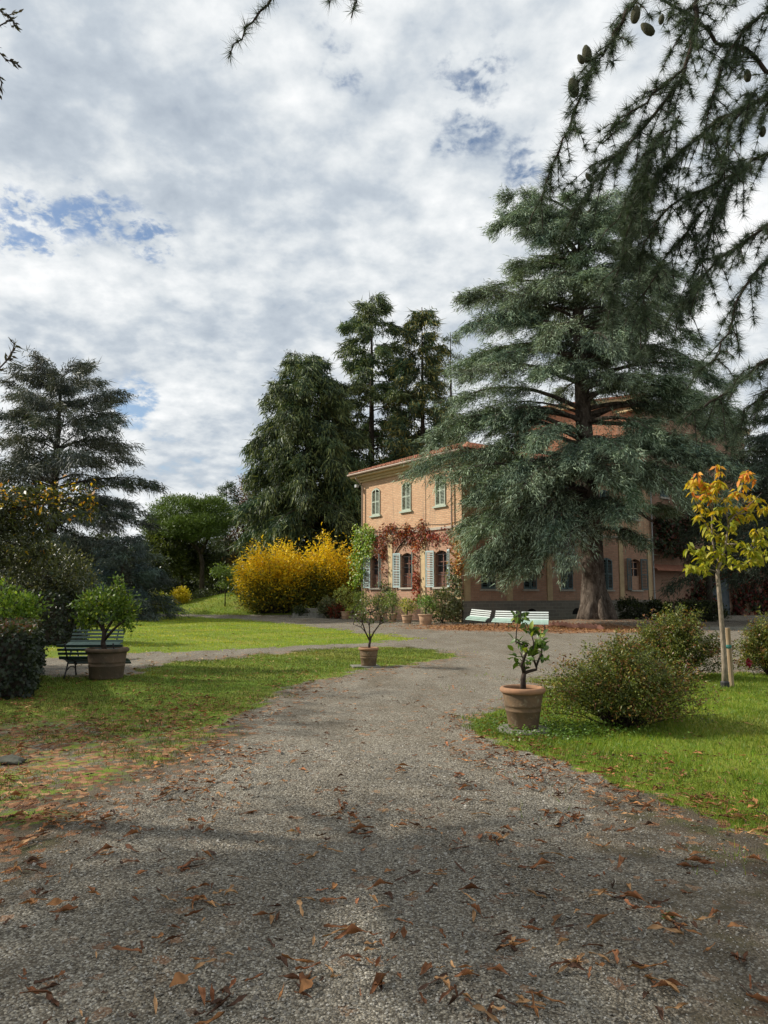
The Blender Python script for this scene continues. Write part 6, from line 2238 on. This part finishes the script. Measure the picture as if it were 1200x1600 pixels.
keep = rng.uniform(0, 1, len(xs)) < cm_ + 0.12
scatter_leaves('fallen_leaves', xs[keep], ys[keep], 0.12, [(0.26, 0.12, 0.05), (0.32, 0.16, 0.07), (0.20, 0.085, 0.04), (0.38, 0.22, 0.10)])

# ------------------------------------------------------------------ gravel stones near the camera
NPEB = 60000
yy = 2.3 + (8.2 - 2.3) * rng.uniform(0, 1, NPEB * 2) ** 1.35
xx = rng.uniform(-0.56, 0.56, NPEB * 2) * yy
g_, s_, l_ = masks(xx, yy)[:3]
keep = (g_ < 0.35) & (rng.uniform(0, 1, len(xx)) > s_ * 0.75) & (wob(xx * 1.7 + 3, yy * 1.7) * 0.5 + 0.5 > rng.uniform(-0.75, 0.62, len(xx)))
xx, yy = xx[keep][:NPEB], yy[keep][:NPEB]
n = len(xx)
octa = np.array([[1, 0, 0], [0, 1, 0], [-1, 0, 0], [0, -1, 0], [0, 0, 1], [0, 0, -1]], float)
of = np.array([[0, 1, 4], [1, 2, 4], [2, 3, 4], [3, 0, 4], [1, 0, 5], [2, 1, 5], [3, 2, 5], [0, 3, 5]])
of = of[:4]           # lower halves lie in the ground
sz = 0.0036 * np.exp(rng.normal(0, 0.38, n))[:, None, None] * (0.75 + 0.07 * yy)[:, None, None]
V = octa[None] * sz * np.array([1.25, 1.0, 0.75]) * (1 + 0.35 * rng.uniform(-1, 1, (n, 6, 1)))
an = rng.uniform(0, 6.28, n)
ca, sa = np.cos(an)[:, None], np.sin(an)[:, None]
tlt = rng.normal(0, 0.35, (n, 2))
Vz = V[..., 2] + tlt[:, :1] * V[..., 0] + tlt[:, 1:] * V[..., 1]
V = np.stack([V[..., 0] * ca - V[..., 1] * sa, V[..., 0] * sa + V[..., 1] * ca, Vz], -1)
V += np.stack([xx, yy, gz(xx, yy) + 0.0015], -1)[:, None, :]
F = (np.arange(n)[:, None, None] * 6 + of[None]).reshape(-1, 3)
gc = pick([(0.17, 0.155, 0.13), (0.24, 0.225, 0.19), (0.34, 0.32, 0.28), (0.11, 0.10, 0.085), (0.38, 0.36, 0.32), (0.22, 0.19, 0.145)], n, [4, 4, 1.8, 3, 0.4, 1.8], 0.2)
tag(obj('gravel', np_mesh('gravel', V.reshape(-1, 3), F, np.repeat(gc, 6, 0), M_pebble)), 'loose grey gravel covering the near drive', None, None, 'stuff')
TRI['pebbles'] = len(F)


# ------------------------------------------------------------------ grass
def grass_patch(n, ylo, yhi, xlo, xhi, which, h, w_, pal, pw=1.0, thr=0.42, label='short green grass of the lawn', umax=0.60):
    y = ylo + (yhi - ylo) * rng.uniform(0, 1, n) ** pw
    x = rng.uniform(xlo, xhi, n)
    u = x / y
    vis = np.abs(u) < umax
    x, y = x[vis], y[vis]
    mk = masks(x, y)
    gm = mk[0] if which is None else np.minimum(mk[0], mk[which] + 0.02)
    tuft = 0.5 + 0.5 * wob(x * 2.6, y * 2.6)
    keep = gm + 0.55 * (tuft - 0.5) + rng.normal(0, 0.12, len(x)) > thr
    x, y, tuft = x[keep], y[keep], tuft[keep]
    m_ = len(x)
    P = np.column_stack([x, y, gz(x, y) - 0.004])
    D = jitter(m_) * 0.45 + [0, 0, 1.0]
    hh = h * rng.uniform(0.45, 1.2, m_) * (0.7 + 0.6 * tuft)
    C = pick(pal, m_, None, 0.25) * (0.68 + 0.62 * (0.5 + 0.5 * wob(x * 1.5 + 7, y * 1.3)))[:, None] * np.array([1.0, 1.0, 1.0]) * (1 + np.clip(wob(x * 0.7 + 1, y * 0.8 + 4), 0, 1)[:, None] * np.array([0.45, 0.10, 0.3]))
    V, F, Cc = needles(P, D, hh, w_ * (0.6 + 0.05 * np.minimum(y, 30)), C)
    tag(obj('grass', np_mesh('grass', V, F, Cc, M_grassb)), label, None, None, 'stuff')
    TRI['grass' + str(which)] = m_


GR = [(0.10, 0.185, 0.014), (0.14, 0.225, 0.018), (0.075, 0.14, 0.012), (0.24, 0.25, 0.04), (0.18, 0.23, 0.022)]
grass_patch(290000, 4.4, 15.5, 0.9, 12.5, 5, 0.060, 0.0075, GR, 1.15, label='short bright grass of the right lawn', umax=0.95)
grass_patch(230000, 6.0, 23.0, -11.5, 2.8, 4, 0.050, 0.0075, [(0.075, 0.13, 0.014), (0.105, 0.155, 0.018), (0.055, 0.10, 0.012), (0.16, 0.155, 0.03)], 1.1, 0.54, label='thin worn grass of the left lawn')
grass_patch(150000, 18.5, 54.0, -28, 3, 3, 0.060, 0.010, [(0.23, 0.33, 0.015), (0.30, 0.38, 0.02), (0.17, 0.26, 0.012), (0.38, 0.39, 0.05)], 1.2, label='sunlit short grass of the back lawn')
grass_patch(45000, 53.0, 70.0, -24, 0, 6, 0.12, 0.016, [(0.12, 0.20, 0.014), (0.17, 0.25, 0.02), (0.09, 0.15, 0.012), (0.24, 0.26, 0.04)], label='mown grass of the small mound')
# a small weed with pointed leaves in the gravel, and broad weeds round the near pot
wp = gp(1045, 1436)
weed = thing('weed', 'small green weed growing through leaves on the gravel', 'weed', wp)
n = 14
an = np.linspace(0, 6.28, n) + rng.normal(0, 0.2, n)
D = np.column_stack([np.cos(an), np.sin(an), rng.uniform(0.4, 1.2, n)])
V, F, C = blades(np.zeros((n, 3)), D, np.tile([0, 0, 1.0], (n, 1)) + jitter(n) * 0.2, 0.055, 0.016, pick([(0.09, 0.17, 0.035), (0.13, 0.21, 0.05)], n), 0.15, 0.2)
obj('foliage', np_mesh('foliage', V, F, C, M_leaf), weed)
m_ = 2600
x = pr.x + rng.normal(0.25, 0.5, m_)
y = pr.y + rng.normal(-0.05, 0.42, m_)
ok = (np.hypot(x - pr.x, y - pr.y) > 0.27) & (masks(x, y)[5] > 0.2)
x, y = x[ok], y[ok]
P = np.column_stack([x, y, gz(x, y) + rng.uniform(0.02, 0.11, len(x))])
V, F, C = blades(P, jitter(len(x)) * [1, 1, 0.4] + [0, 0, 0.2], jitter(len(x)) * 0.4 + [0, 0, 1], 0.035, 0.024, pick([(0.08, 0.15, 0.018), (0.11, 0.19, 0.025), (0.06, 0.11, 0.015)], len(x)), 0.1)
tag(obj('ground_cover', np_mesh('ground_cover', V, F, C, M_leaf)), 'low leafy weeds round the nearest flowerpot', None, None, 'stuff')
